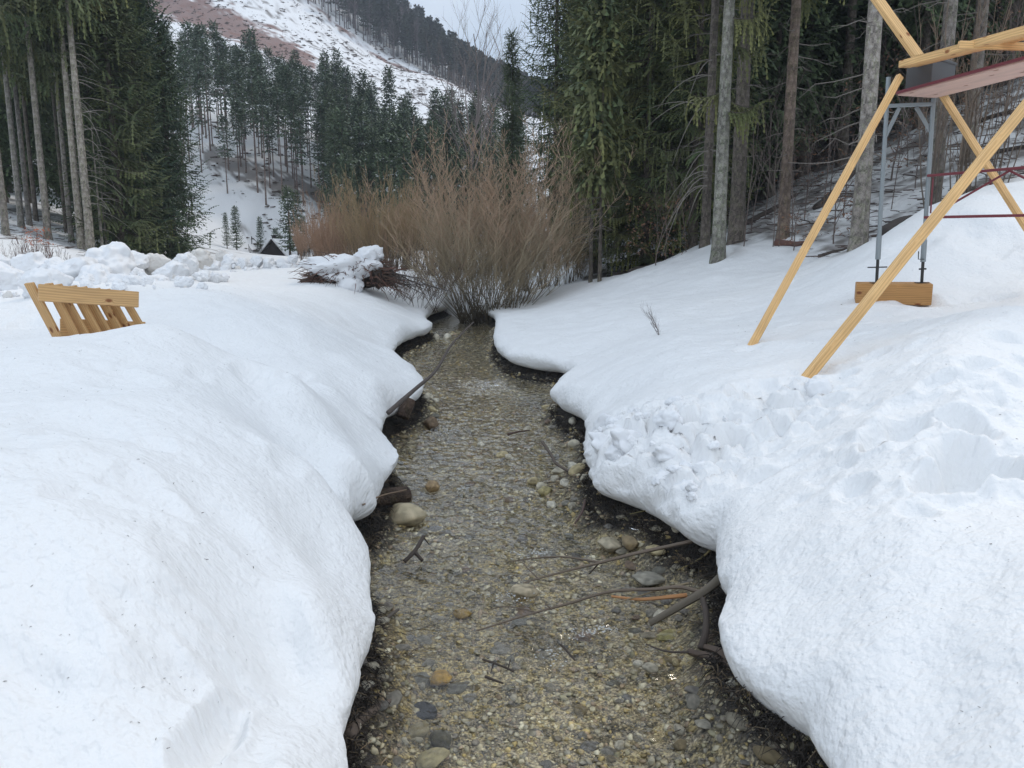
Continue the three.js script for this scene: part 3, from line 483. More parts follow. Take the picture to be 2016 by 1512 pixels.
function branch(b, wood, y, az, L, t, o, r) {
  const ca = Math.cos(az), sa = Math.sin(az), droop = (o.droop ?? 0.35) * (1 - t * 1.3), lift = 0.25 + 0.2 * t, sdx = -sa, sdz = ca;
  const P = s => V3(ca * L * s, y - droop * L * s * (1.35 - 0.5 * s) + lift * L * s * s * s, sa * L * s);
  const dark = 0.6 + 0.55 * r(), base = mix3(o.col, o.col2 ?? o.col, r()), col0 = [base[0] * dark, base[1] * dark, base[2] * dark]; let col = col0;
  if (wood && o.wood) { const pts = []; for (let k = 0; k <= 4; k++) pts.push(P(k / 4)); wood.tube(pts, [0.012 + 0.008 * L, 0.01 + 0.006 * L, 0.008 + 0.003 * L, 0.006, 0.003], 3, [0.09, 0.075, 0.06], false); }
  const d = V3(), side = V3(), n = Math.max(2, Math.round(L * (1 - 0.15) / o.tw));
  for (let i = 0; i <= n; i++) {
    const s = 0.16 + 0.84 * i / n, p = P(s), q = P(Math.min(1, s + 0.02)); d.subVectors(q, P(s - 0.02)).normalize();
    const end = i === n; col = o.frost && r() < o.frost ? [0.42, 0.45, 0.48] : col0;
    for (const sg of end ? [0] : [-1, 1]) {
      const spread = sg * (0.7 + 0.5 * r()), l = o.len * (end ? 0.8 : (0.55 + 0.7 * r()) * Math.min(1, 0.45 + (1 - s) * 1.4));
      const D = V3(d.x + sdx * spread, d.y + (end ? 0 : -o.hang * (0.25 + 0.5 * r())), d.z + sdz * spread).normalize();
      side.crossVectors(D, V3(0, 1, 0)).normalize(); if (r() < 0.5) side.applyAxisAngle(D, (r() - 0.5) * 1.6);
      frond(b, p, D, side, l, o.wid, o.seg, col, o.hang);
    }
    if (o.curtain && r() < o.curtain) { const D = V3((r() - 0.5) * 0.5, -1, (r() - 0.5) * 0.5).normalize(); side.set(r() - 0.5, 0, r() - 0.5).normalize(); frond(b, p, D, side, o.len * (0.8 + 0.9 * r()), o.wid * 0.9, o.seg + 1, mix3(col, [0.12, 0.125, 0.045], 0.35), 0.6); }
  }
}
function makeTree(name, label, pos, p, group) {
  const t = thing(name, label, 'spruce tree', pos, group);
  mesh('trunk', p.trunk, M.bark, t); if (p.crown) mesh('crown', p.crown, M.needle, t); if (p.wood) mesh('branches', p.wood, M.twig, t, 'stuff');
  return t;
}
const GREEN = [0.078, 0.112, 0.055], OLIVE = [0.15, 0.152, 0.06], BLUEG = [0.066, 0.108, 0.078];
const GREYBARK = [0.38, 0.35, 0.315], BROWNBARK = [0.20, 0.172, 0.15];
const near = (seed, h, base, R, extra = {}) => { const o = { seed, h, base, R, sp: 0.52, br: 6, tw: 0.145, seg: 6, hang: 0.45, wid: 0.078, len: 0.8, curtain: 0.16, col: GREEN, col2: OLIVE, wood: true, droop: 0.5, ...extra }; const [c, w] = crownGeo(o); return { trunk: trunkGeo(h, o.r ?? 0.2, seed, o.bark ?? BROWNBARK), crown: c.geo(), wood: w.geo() }; };

// right bank: the drooping spruces behind the willow
const nsA = near(21, 21, 0.9, 3.3), nsB = near(22, 19, 1.4, 2.9, { droop: 0.42 }), nsC = near(23, 24, 1.5, 3.2, { col: GREEN, col2: GREEN, hang: 0.4, curtain: 0.12, tw: 0.2 }), nsD = near(24, 15.5, 1.0, 2.1, { col: GREEN, col2: GREEN, hang: 0.5, curtain: 0.15, sp: 0.36, len: 0.55, droop: 0.25, pow: 0.95, r: 0.13 });
makeTree('spruce', 'small pointed dark spruce against the sky right of the bare valley tree', stand(1008, 56), nsD);
makeTree('spruce', 'tall dark green spruce whose left edge meets the sky', stand(1092, 45), nsC);
makeTree('spruce', 'olive green drooping spruce directly behind the right part of the willow', stand(1175, 33), nsB);
makeTree('spruce', 'broad spruce with hanging curtains of twigs left of the paired trunks', stand(1270, 30), nsA);
{ const t = makeTree('spruce', 'drooping spruce close beside the paired trunks, low boughs near the snow', stand(1362, 27.5), nsB); t.rotation.y = 2.1; t.scale.set(0.85, 1.05, 0.85); }
{ const t = makeTree('spruce', 'deep green spruce half hidden between the two drooping ones', stand(1215, 40), nsC); t.rotation.y = 1.2; }
{ const t = makeTree('spruce', 'spruce half hidden behind the paired trunks', stand(1330, 38), nsA); t.rotation.y = 4.2; }
{ const t = makeTree('spruce', 'dark spruce between the tall sky edged spruce and the drooping ones', stand(1135, 52), nsC); t.rotation.y = 3.3; }

// right bank: bare trunks, crowns mostly above the picture
const hiCrown = (seed, h, base, R, extra = {}) => { const [c] = crownGeo({ seed, h, base, R, sp: 0.6, br: 6, tw: 0.3, seg: 3, hang: 0.8, wid: 0.12, len: 0.8, curtain: 0.35, col: GREEN, col2: OLIVE, droop: 0.5, ...extra }); return c.geo(); };
const hi = [hiCrown(31, 24, 8.5, 3.0), hiCrown(32, 23, 9.5, 2.7), hiCrown(33, 26, 10, 3.2)];
function deadTwigs(seed, h0, h1, n, len, up = -0.2) { const b = new MB(), r = mulberry(seed); for (let i = 0; i < n; i++) { const y = lerp(h0, h1, r()), a = r() * 6.28, L = len * (0.35 + 0.8 * r()), pts = []; for (let k = 0; k <= 4; k++) { const s = k / 4; pts.push(V3(Math.cos(a + 0.3 * s) * L * s, y + up * L * s + 0.35 * L * s * s * (r() - 0.5), Math.sin(a + 0.3 * s) * L * s)); } b.tube(pts, [0.018, 0.014, 0.010, 0.007, 0.003], 4, [0.20, 0.175, 0.15], false); for (let j = 0; j < 3; j++) { const p = pts[1 + j], a2 = a + (r() - 0.5) * 2; b.tube([p, V3(p.x + Math.cos(a2) * 0.3 * L, p.y + (r() - 0.7) * 0.2, p.z + Math.sin(a2) * 0.3 * L)], [0.006, 0.002], 3, [0.18, 0.155, 0.135], false); } } return b.geo(); }
const RT = [ // px, D, radius, bark, label, low boughs, dead twig reach
  [1413, 21, 0.22, [0.31, 0.305, 0.27], 'straight grey green trunk at front of the pair, drooping boughs on it', { extra: [[6.4, 0.6, 1.5], [6.2, 5.4, 1.2], [5.6, 0.2, 1.0], [4.2, 0.4, 1.2], [4.0, 1.2, 1.0], [4.4, 2.8, 0.9], [7.4, 0.5, 1.2], [3.9, 5.6, 0.8]] }, 0],
  [1447, 23, 0.27, BROWNBARK, 'thick dark trunk just right of the grey green trunk', null, 0.8],
  [1386, 24.5, 0.18, BROWNBARK, 'dark trunk showing left of the grey green trunk', null, 1.6],
  [1502, 33, 0.27, BROWNBARK, 'slender far trunk between the pair and the brownish trunk', null, 1.2],
  [1538, 21.5, 0.19, [0.28, 0.215, 0.175], 'brownish trunk with thin shoots at its foot, boughs at top', { extra: [[7.0, 2.4, 1.4], [6.6, 0.9, 1.2], [7.3, 4.1, 1.3], [7.2, 0.2, 1.5], [7.6, 3.2, 1.6], [8, 1.4, 1.5]] }, 1.1],
  [1643, 32, 0.25, BROWNBARK, 'distant trunk farther up slope, left of the grey trunk by the brace', null, 1.2],
  [1687, 17, 0.215, [0.42, 0.385, 0.35], 'grey trunk crossed by the long timber brace, flared foot in snow', null, 1.6],
  [1826, 18, 0.19, [0.33, 0.30, 0.275], 'grey trunk standing right behind the scaffold tubes', null, 1.2],
  [1885, 22, 0.21, [0.28, 0.245, 0.22], 'trunk behind the dark box, right of the scaffold', null, 1.2],
  [1181, 26, 0.085, BROWNBARK, 'thin brown trunk at right edge of the willow', null, 0.9],
  [1163, 26.5, 0.09, BROWNBARK, 'thin dark trunk just left of the thin brown one', null, 0.7],
];
RT.forEach(([px, D, r, bark, label, low, dead], i) => {
  const t = thing('spruce', label, 'spruce tree', stand(px, D).toArray()), thin = r < 0.1, h = thin ? 9 : 24 + i % 3;
  mesh('trunk', trunkGeo(h, r * 0.86, 400 + i, bark, 12, 0.45), M.bark, t);
  if (!thin) mesh('crown', hi[i % 3], M.needle, t).rotation.y = i * 1.3; else mesh('crown', hiCrown(60 + i, 9, 3.6, 1.1), M.needle, t);
  if (low) { const b = new MB(), w = new MB(), rr = mulberry(90 + i); for (const [y, az, L] of low.extra) branch(b, w, y, -az, L, 0.1, { tw: 0.12, seg: 5, hang: 1.0, wid: 0.07, len: 0.6, curtain: 1, col: [0.085, 0.10, 0.035], col2: OLIVE, droop: 0.4, wood: true }, rr); mesh('bough', b.geo(), M.needle, t, 'stuff'); mesh('bough_wood', w.geo(), M.twig, t, 'stuff'); }
  if (dead) mesh('dead_branches', deadTwigs(500 + i, thin ? 1 : 1.8, thin ? 3.6 : 8, thin ? 14 : 26, dead), M.twig, t, 'stuff');
});
// dark wood behind them
const backV = [41, 42, 43].map((s, i) => { const h = 15 + 2 * i, [c] = crownGeo({ seed: s, h, base: [2.6, 4, 1.6][i], R: 2.7, sp: 0.6, br: 7, tw: 0.34, seg: 4, hang: 0.6, wid: 0.16, len: 1.05, col: GREEN, col2: GREEN, droop: 0.4 }); return { trunk: trunkGeo(h, 0.2, s, BROWNBARK, 6), crown: c.geo() }; });
{
  const r = mulberry(5); let proto = [null, null, null], n = 0; const g = 'crowded spruces in the wood on the right slope';
  const spots = []; for (let i = 0; i < 400 && spots.length < 150; i++) { const px = 1130 + 1060 * r(), D = 30 + 55 * Math.pow(r(), 1.2); const p = stand(px, D); if (px < 1300 && D < 58) continue; if (px > 1560 && D < 31) continue; if (spots.every(q => q.distanceTo(p) > 2.0)) spots.push(p); }
  spots.sort((a, b) => b.z - a.z);
  spots.forEach((p, i) => { const v = i % 3, turn = r() * 6.28, s = 0.85 + 0.4 * r(); if (!proto[v]) { const t = proto[v] = makeTree('wood_spruce', 'crowded spruce in the dense wood on the right slope', p.toArray(), backV[v], g); t.rotation.y = turn; t.scale.setScalar(s); } else copyOf(proto[v], null, p.toArray(), turn, s); });
}
// left: tall trunks at the foot of the slope
const hl = [hiCrown(51, 26, 8.5, 2.8, { col2: [0.055, 0.06, 0.024], seg: 4, tw: 0.24, wid: 0.1 }), hiCrown(52, 25, 10.5, 2.6, { seg: 4, tw: 0.24, wid: 0.1 }), hiCrown(53, 27, 7.5, 2.9, { col2: [0.06, 0.062, 0.026], seg: 4, tw: 0.24, wid: 0.1 })];
[
  [18, 32, 0.19, GREYBARK, 0, 'grey trunk at the left edge of the picture'],
  [50, 37, 0.20, [0.36, 0.34, 0.32], 2, 'grey trunk just right of the leftmost one, on the slope'],
  [66, 40, 0.18, [0.28, 0.26, 0.25], 2, 'greyish trunk between the second and the pale third trunk from left'],
  [100, 35, 0.215, GREYBARK, 0, 'pale trunk with an orange leaved shrub near its foot'],
  [80, 44, 0.17, BROWNBARK, 2, 'dark trunk set back behind the pale trunk with the orange shrub'],
  [136, 43, 0.13, BROWNBARK, 1, 'thin dark trunk behind, left of the two palest trunks'],
  [145, 37, 0.17, [0.38, 0.35, 0.33], 2, 'greyish trunk left of the two palest trunks'],
  [163, 35.5, 0.22, [0.50, 0.46, 0.41], 1, 'left one of the two palest tall trunks beside the dense spruces'],
  [181, 35, 0.25, [0.50, 0.46, 0.41], 1, 'right one of the two palest tall trunks, dead twigs on its right side'],
  [204, 36, 0.10, GREYBARK, -1, 'thin grey dead stem right of the two palest trunks'],
  [212, 36.5, 0.07, [0.25, 0.23, 0.2], -1, 'thinnest grey dead stem beside the dense spruces'],
].forEach(([px, D, r, bark, c, label], i) => {
  const t = thing('spruce', label, 'spruce tree', stand(px, D).toArray());
  mesh('trunk', trunkGeo(c < 0 ? 6.5 : 25, r * 0.74, 600 + i, bark, 12, 0.4), M.bark, t);
  if (c >= 0) mesh('crown', hl[c], M.needle, t).rotation.y = i * 0.9;
  if (i >= 7) { const b = new MB(), rr = mulberry(700 + i); for (let k = 0; k < (c < 0 ? 12 : 26); k++) { const y = c < 0 ? 1 + 5 * rr() : 2 + 7 * rr(), a = (rr() - 0.5) * 1.6, L = 0.4 + 1.8 * rr() * (i === 8 ? 1 : 0.6), w0 = rr(), w1 = rr(), w2 = (rr() - 0.5) * 2, pts = []; for (let q = 0; q <= 5; q++) { const s = q / 5; pts.push(V3(Math.cos(a) * L * s, y + (0.35 - 0.5 * w0) * L * s - (0.25 + 0.8 * w1) * L * s * s, Math.sin(a + w2 * s) * L * s)); } b.tube(pts, [0.014, 0.012, 0.010, 0.008, 0.006, 0.003], 4, [0.30, 0.27, 0.24], false); } mesh('dead_branches', b.geo(), M.twig, t, 'stuff'); }
});
// left: dense green spruces down to the snow
const dl = (seed, h, R, o = {}) => near(seed, h, 0.4, R, { sp: 0.45, tw: 0.21, seg: 5, wid: 0.11, len: 0.85, hang: 0.4, curtain: 0.1, droop: 0.5, ...o });
const dA = dl(71, 20, 2.7, { col2: [0.105, 0.125, 0.055] }), dB = dl(72, 13, 2.3, { col: BLUEG, col2: GREEN, pow: 0.75 }), dC = dl(73, 17, 2.4, { col: BLUEG, col2: GREEN, pow: 0.7 });
makeTree('spruce', 'olive tinted dense spruce just right of the palest trunks', stand(244, 38), dA);
makeTree('spruce', 'tall dense spruce in the middle of the dark green clump on the left', stand(292, 41), dC);
makeTree('spruce', 'bluish green spruce at the right edge of the left clump, skirts on the snow', stand(345, 43), dB);
{ const t = makeTree('spruce', 'dense spruce behind the left clump, top below its neighbours', stand(318, 50), dC); t.rotation.y = 2; t.scale.set(1, 0.92, 1); }
{ const t = makeTree('spruce', 'tall dense spruce behind the olive tinted one', stand(262, 48), dA); t.rotation.y = 4; }
{ const t = makeTree('spruce', 'dense spruce rising behind the palest trunks', stand(205, 46), dC); t.rotation.y = 1; }
{ // dark wood behind the left trunks
  const r = mulberry(8), spots = [], proto = []; for (let i = 0; i < 300 && spots.length < 42; i++) { const px = -330 + 620 * r(), D = 44 + 50 * Math.pow(r(), 1.1), p = stand(px, D); if (spots.every(q => q.distanceTo(p) > 2.6)) spots.push(p); }
  spots.sort((a, b) => b.z - a.z);
  spots.forEach((p, i) => { const v = i % 3, turn = r() * 6.28, s = 0.95 + 0.4 * r(); if (!proto[v]) { const t = proto[v] = makeTree('background_spruce', 'crowded spruce in the wood behind the left trunks', p.toArray(), backV[v], 'crowded spruces behind the left trunks'); t.rotation.y = turn; t.scale.setScalar(s); } else copyOf(proto[v], null, p.toArray(), turn, s); });
}
// the stand of bare stemmed spruces on the slope across the valley
const stemV = [81, 82, 83, 84].map((s, i) => { const h = [15, 13, 16, 14][i], [c] = crownGeo({ seed: s, h, base: h * [0.56, 0.5, 0.6, 0.47][i], frost: 0.05, R: 1.55, sp: 0.62, br: 5, tw: 0.45, seg: 2, hang: 0.5, wid: 0.2, len: 0.75, col: [0.070, 0.112, 0.072], col2: [0.098, 0.135, 0.080], droop: 0.35, pow: 0.7 }); return { trunk: trunkGeo(h, 0.13, s, [0.36, 0.275, 0.26], 6, 0.3), crown: c.geo() }; });
const fullV = [85, 86, 87].map((s, i) => { const h = [12, 14, 10][i], [c] = crownGeo({ seed: s, h, base: h * 0.12, frost: 0.03, R: 1.9, sp: 0.6, br: 6, tw: 0.4, seg: 2, hang: 0.5, wid: 0.2, len: 0.8, col: [0.074, 0.116, 0.070], col2: [0.105, 0.14, 0.078], droop: 0.35, pow: 0.75 }); return { trunk: trunkGeo(h, 0.17, s, BROWNBARK, 6), crown: c.geo() }; });
function wood(name, label, group, vars, n, seed, gap, pick, sc) {
  const r = mulberry(seed), spots = [], proto = []; for (let i = 0; i < n * 12 && spots.length < n; i++) { const [px, D] = pick(r); const p = stand(px, D); if (spots.every(q => Math.hypot(q.x - p.x, q.z - p.z) > gap)) spots.push(p); }
  spots.sort((a, b) => b.z - a.z);
  spots.forEach((p, i) => { const v = Math.floor(r() * vars.length), turn = r() * 6.28, s = sc * (0.85 + 0.32 * r()); p.y -= 0.2; let t; if (!proto[v]) { t = proto[v] = makeTree(name, label, p.toArray(), vars[v], group); t.rotation.y = turn; t.scale.setScalar(s); } else t = copyOf(proto[v], null, p.toArray(), turn, s); t.rotation.x = 0.03 * (r() - 0.5); t.rotation.z = 0.03 * (r() - 0.5); });
}
wood('slope_spruce', 'tall bare stemmed spruce in the stand on the snowy slope across the valley', 'bare stemmed spruces on the slope across the valley', stemV, 122, 13, 2.0, r => { const px = 345 + 400 * r(); return [px, lerp(100 + Math.max(0, px - 600) * 0.06, 142, Math.pow(r(), 0.9))]; }, 0.88);
wood('green_spruce', 'leafy green spruce in the lower wood behind the willow', 'green spruces in the lower wood behind the willow', fullV, 96, 14, 1.9, r => { const px = 655 + 365 * r(); return [px, lerp(88, 142, r())]; }, 1.02);
[[468, 76, 0.36, 'young spruce standing alone on snow left of the hut'], [449, 74, 0.24, 'smallest young spruce at the foot of the lone one'], [572, 72, 0.62, 'dark young spruce hiding the right side of the hut'], [588, 74, 0.5, 'young spruce at right of the dark one by the hut'], [515, 86, 0.34, 'thin young spruce uphill of the hut fence'], [545, 88, 0.40, 'pale young spruce uphill of the hut chimney'], [600, 70, 0.3, 'low snowy spruce right of the hut at the shrub edge'], [690, 84, 0.75, 'dark green spruce above the russet shrubs'], [715, 88, 0.7, 'spruce right of the one above the russet shrubs'], [760, 70, 0.75, 'yellowish green spruce at left top of the willow'], [800, 78, 0.8, 'spruce behind the left shoulder of the willow']].forEach(([px, D, s, label], i) => { const t = makeTree('young_spruce', label, stand(px, D).toArray(), fullV[i % 3]); t.scale.setScalar(s); t.rotation.y = i; });
// forest along the far ridge: a far wood, one mass
{
  const r = mulberry(17), con = crownGeo({ seed: 91, h: 14, base: 5.5, R: 1.7, sp: 1.3, br: 5, tw: 0.9, seg: 1, hang: 0.4, wid: 0.4, len: 1.0, col: [0.055, 0.072, 0.056], col2: [0.075, 0.088, 0.066], droop: 0.3 })[0];
  con.tube([V3(0, -0.5, 0), V3(0, 14, 0)], [0.22, 0.03], 4, [0.13, 0.115, 0.11], false); const cg = con.geo();
  const bare = new MB(); bare.tube([V3(0, -0.5, 0), V3(0.1, 7, 0), V3(0, 14, 0)], [0.2, 0.14, 0.02], 4, [0.16, 0.14, 0.135], false); for (let k = 0; k < 26; k++) { const y = 5 + 8.5 * r(), a = r() * 6.28, L = (14.5 - y) * 0.28 + 0.3; bare.tube([V3(0, y, 0), V3(Math.cos(a) * L, y + L * 1.1, Math.sin(a) * L)], [0.07, 0.02], 3, [0.15, 0.125, 0.12], false); } const bg = bare.geo();
  const mk = (name, label, geo, mat, n, f) => { const im = new THREE.InstancedMesh(geo, mat, n), m4 = new THREE.Matrix4(), q = new THREE.Quaternion(); for (let i = 0; i < n; i++) { let px, D; for (;;) { px = -200 + 1300 * r(); const lo = lerp(300, 285, clamp((px - 580) / 380, 0, 1)) + (px < 580 ? (580 - px) * 0.25 : 0); D = lo + 75 * r(); if (f(px, D, r)) break; } const p = stand(px, D); q.setFromAxisAngle(V3(0, 1, 0), r() * 6.28); const s = 0.75 + 0.5 * r(); m4.compose(p, q, V3(s, s, s)); im.setMatrixAt(i, m4); } im.name = name; im.castShadow = im.receiveShadow = true; tag(im, label, 'forest', null, 'stuff'); scene.add(im); };
  mk('ridge_conifers', 'dark conifer wood along the far ridge', cg, M.needle, 620, (px, D, r) => r() < 0.25 + 0.75 * sstep(640, 780, px));
  mk('ridge_bare_trees', 'leafless grey wood along the far ridge', bg, M.twig, 700, (px, D, r) => r() < 1.05 - 0.7 * sstep(700, 900, px));
  // stumps, slash and single stems left on the clearing
  const st = new MB(); st.tube([V3(-0.9, 0.1, 0), V3(0, 0.22, 0.1), V3(1.1, 0.12, -0.1)], [0.12, 0.16, 0.05], 4, [0.11, 0.085, 0.07]); st.tube([V3(-0.3, 0.1, -0.5), V3(0.3, 0.5, 0.4)], [0.07, 0.03], 3, [0.13, 0.1, 0.085]); st.tube([V3(0.4, 0, 0), V3(0.4, 0.45, 0.02)], [0.22, 0.18], 5, [0.12, 0.095, 0.08]);
  { const n = 6500, im = new THREE.InstancedMesh(st.geo(), M.twig, n), m4 = new THREE.Matrix4(), q = new THREE.Quaternion(); for (let i = 0; i < n; i++) { const px = 150 + 880 * r(), D = i < 5200 ? 155 + 190 * r() : 84 + 60 * r(); const p = stand(px, D), f = fbm(p.x * 0.1, p.z * 0.1, 4, 3); q.setFromAxisAngle(V3(0, 1, 0), r() * 3 - 0.7); const s = (0.3 + 1.0 * r() * r()) * (f > -0.1 ? 1 : 0.4) * (D < 150 ? 0.7 : 1); m4.compose(p, q, V3(s * 1.3, s, s)); im.setMatrixAt(i, m4); } im.name = 'brushwood'; tag(im, 'felled brushwood and stumps scattered over the far slope', 'brushwood', null, 'stuff'); im.castShadow = im.receiveShadow = true; scene.add(im); }
}
// ---------------------------------------------------------------- leafless shrubs and trees
function shrubGeo(o) { // o: roots [[x,z]], stems per root, h, lean, r, twigs, col(t), seed
  const b = new MB(), f = new MB(), r = mulberry(o.seed);
  for (const [rx, rz] of o.roots) for (let i = 0; i < o.stems; i++) {
    const az = r() * 6.28, ln = o.lean * Math.pow(r(), 0.7), H = o.h * (0.45 + 0.6 * r()), ox = rx + 0.25 * (r() - 0.5), oz = rz + 0.25 * (r() - 0.5), out = Math.hypot(rx, rz) > 0.1 ? o.fan ?? 0.12 : 0, pts = [], rad = [], n = 6, wob = r() * 9, cv = o.curve ?? 0, wb = o.wobble ?? 0.09;
    for (let k = 0; k <= n; k++) { const s = k / n; pts.push(V3(ox + (Math.cos(az) * ln + rx * out) * H * s * (1.25 + 0.3 * cv - (0.35 + 0.5 * cv) * s) + wb * H * N(s * 2.5, wob) * s, -0.3 + (H + 0.3) * s * (1 - 0.25 * ln * s), oz + (Math.sin(az) * ln + rz * out) * H * s * (1.25 + 0.3 * cv - (0.35 + 0.5 * cv) * s) + wb * H * N(s * 2.5, wob, 5) * s)); rad.push(lerp(o.r * (0.6 + 0.6 * r() * (k === 0)), 0.0035, Math.pow(s, 0.8))); }
    b.tube(pts, rad, 4, o.col, false);
    for (let j = 0; j < o.twigs; j++) {
      const s = 0.25 + 0.72 * r(), k = Math.min(n - 1, Math.floor(s * n)), p = pts[k].clone().lerp(pts[k + 1], s * n - k), d = V3().subVectors(pts[k + 1], pts[k]).normalize(), L = (0.3 + 0.9 * r()) * o.tl * (1.15 - s);
      const q = V3(r() - 0.5, 0.25 * r(), r() - 0.5).normalize(); d.addScaledVector(q, o.tspread ?? 0.55).normalize(); const e1 = p.clone().addScaledVector(d, L * 0.5); d.y += 0.15; d.addScaledVector(V3(r() - 0.5, r() - 0.4, r() - 0.5), 0.35).normalize(); const e2 = e1.clone().addScaledVector(d, L * 0.6);
      const c = o.col(Math.min(1, s + 0.25)); f.tube([p, e1, e2], [0.0065, 0.005, 0.003].map(v => v * (o.tr ?? 1)), 3, c, false);
      for (let m = 0; m < 2; m++) { const pp = e1.clone().lerp(e2, r()), dd = d.clone().addScaledVector(V3(r() - 0.5, r() - 0.35, r() - 0.5), 0.9).normalize(); f.tube([pp, pp.clone().addScaledVector(dd, L * (0.25 + 0.3 * r()))], [0.004 * (o.tr ?? 1), 0.0025 * (o.tr ?? 1)], 3, c, false); }
    }
  }
  return [b.geo(), f.geo()];
}
function shrub(name, label, cat, pos, geos) { const t = thing(name, label, cat, pos); mesh('stems', geos[0], M.twig, t, 'stuff'); mesh('twigs', geos[1], M.twig, t, 'stuff'); return t; }
const willowCol = t => mix3(mix3([0.085, 0.072, 0.05], [0.38, 0.31, 0.205], sstep(0.05, 0.4, t)), [0.47, 0.325, 0.22], sstep(0.55, 1, t));
{ const r = mulberry(3), roots = []; for (let i = 0; i < 17; i++) roots.push([-0.95 + 2.0 * (i / 16) + 0.2 * (r() - 0.5), (r() - 0.5) * 1.4]);
  const p = stand(962, 26.5); p.y = 0.25;
  shrub('willow_bush', 'big leafless willow with fine tan and russet shoots at the head of the stream', 'willow bush', p.toArray(), shrubGeo({ seed: 4, roots, stems: 12, h: 6.9, lean: 0.62, fan: 0.24, curve: 0.9, wobble: 0.2, r: 0.018, twigs: 28, tl: 1.4, tspread: 1.3, col: willowCol, tr: 1.1 }));
  const rs = []; for (let i = 0; i < 9; i++) rs.push([-2.2 + 4.4 * i / 8, (r() - 0.5) * 1.5]); const rc = t => mix3([0.13, 0.095, 0.066], [0.42, 0.28, 0.19], sstep(0.1, 0.7, t)), G = shrubGeo({ seed: 6, roots: rs, stems: 17, h: 4.4, lean: 0.32, fan: 0.08, r: 0.02, twigs: 13, tl: 0.9, col: rc, tr: 1.5 });
  const G2 = shrubGeo({ seed: 7, roots: rs, stems: 17, h: 4.6, lean: 0.34, fan: 0.1, r: 0.022, twigs: 13, tl: 0.9, col: t => mix3([0.11, 0.088, 0.06], [0.38, 0.28, 0.16], sstep(0.1, 0.8, t)), tr: 1.4 });
  shrub('shrub', 'russet leafless thicket left of the willow, above the snow capped root pile', 'shrub', stand(705, 40).toArray(), G);
  const s2 = shrub('shrub', 'reddish thicket farther left beside the dark young spruces by the hut', 'shrub', stand(640, 54).toArray(), G); s2.rotation.y = 2.2;
  shrub('shrub', 'olive brown thicket between the russet one and the willow', 'shrub', stand(800, 34).toArray(), G2);
  const s4 = shrub('shrub', 'tall brown thicket behind the olive brown one', 'shrub', stand(770, 46).toArray(), G2); s4.rotation.y = 1.1; s4.scale.setScalar(1.25);
  const s5 = shrub('shrub', 'grey brown brush behind the right half of the willow', 'shrub', stand(1090, 31).toArray(), G2); s5.rotation.y = 0.6; s5.scale.setScalar(0.8);
  const s6 = shrub('shrub', 'pale reddish brush on the slope above the hut side spruces', 'shrub', stand(622, 70).toArray(), G); s6.scale.setScalar(0.8); s6.rotation.y = 4;
}
{ const lc = t => mix3([0.10, 0.08, 0.065], [0.19, 0.14, 0.10], t), LG = shrubGeo({ seed: 19, roots: [[-0.7, 0.1], [-0.2, 0], [0.3, 0.2], [0.8, 0]], stems: 11, h: 1.7, lean: 1.1, fan: 0.2, curve: 0.3, r: 0.012, twigs: 9, tl: 0.7, tspread: 1, col: lc, tr: 1.2 });
  shrub('shrub', 'low tangle of dark twigs bending over the left snow edge before the willow', 'shrub', stand(806, 25.5).toArray(), LG);
  const t = shrub('shrub', 'low twigs trailing over snow between the root heap and the willow', 'shrub', stand(850, 31).toArray(), LG); t.rotation.y = 2; t.scale.setScalar(1.15); }
function bareTree(o) { const b = new MB(), r = mulberry(o.seed); (function grow(p, d, L, rad, lv) { const pts = [p.clone()], n = 4, q = p.clone(), dd = d.clone(); for (let k = 0; k < n; k++) { dd.addScaledVector(V3(r() - 0.5, r() - 0.3, r() - 0.5), 0.28).normalize(); q.addScaledVector(dd, L / n); pts.push(q.clone()); } b.tube(pts, pts.map((_, k) => rad * (1 - 0.5 * k / n)), lv < 2 ? 6 : 3, o.col, false); if (lv < o.levels) { const m = lv === 0 ? o.first ?? 6 : 4; for (let i = 0; i < m; i++) { const t = 0.35 + 0.65 * (i + r()) / m, k = Math.min(n - 1, Math.floor(t * n)), s = pts[k].clone().lerp(pts[k + 1], t * n - k); const e = dd.clone().addScaledVector(V3(r() - 0.5, 0.3 * r(), r() - 0.5).normalize(), o.spread).normalize(); grow(s, e, L * (0.45 + 0.25 * r()), rad * 0.45, lv + 1); } } })(V3(0, -0.3, 0), V3(0, 1, 0), o.L, o.r, 0); return b.geo(); }
{ const t = thing('bare_tree', 'tall leafless tree against the sky in the valley gap', 'bare tree', stand(925, 96).toArray()); mesh('trunk_and_limbs', bareTree({ seed: 12, L: 13, r: 0.2, levels: 4, spread: 0.8, first: 9, col: [0.20, 0.165, 0.15] }), M.twig, t); t.scale.setScalar(1.25); }
{ const t = thing('bare_tree', 'smaller leafless tree right of the tall one in the valley gap', 'bare tree', stand(952, 110).toArray()); mesh('trunk_and_limbs', bareTree({ seed: 14, L: 10, r: 0.15, levels: 4, spread: 0.7, first: 8, col: [0.21, 0.17, 0.16] }), M.twig, t); }
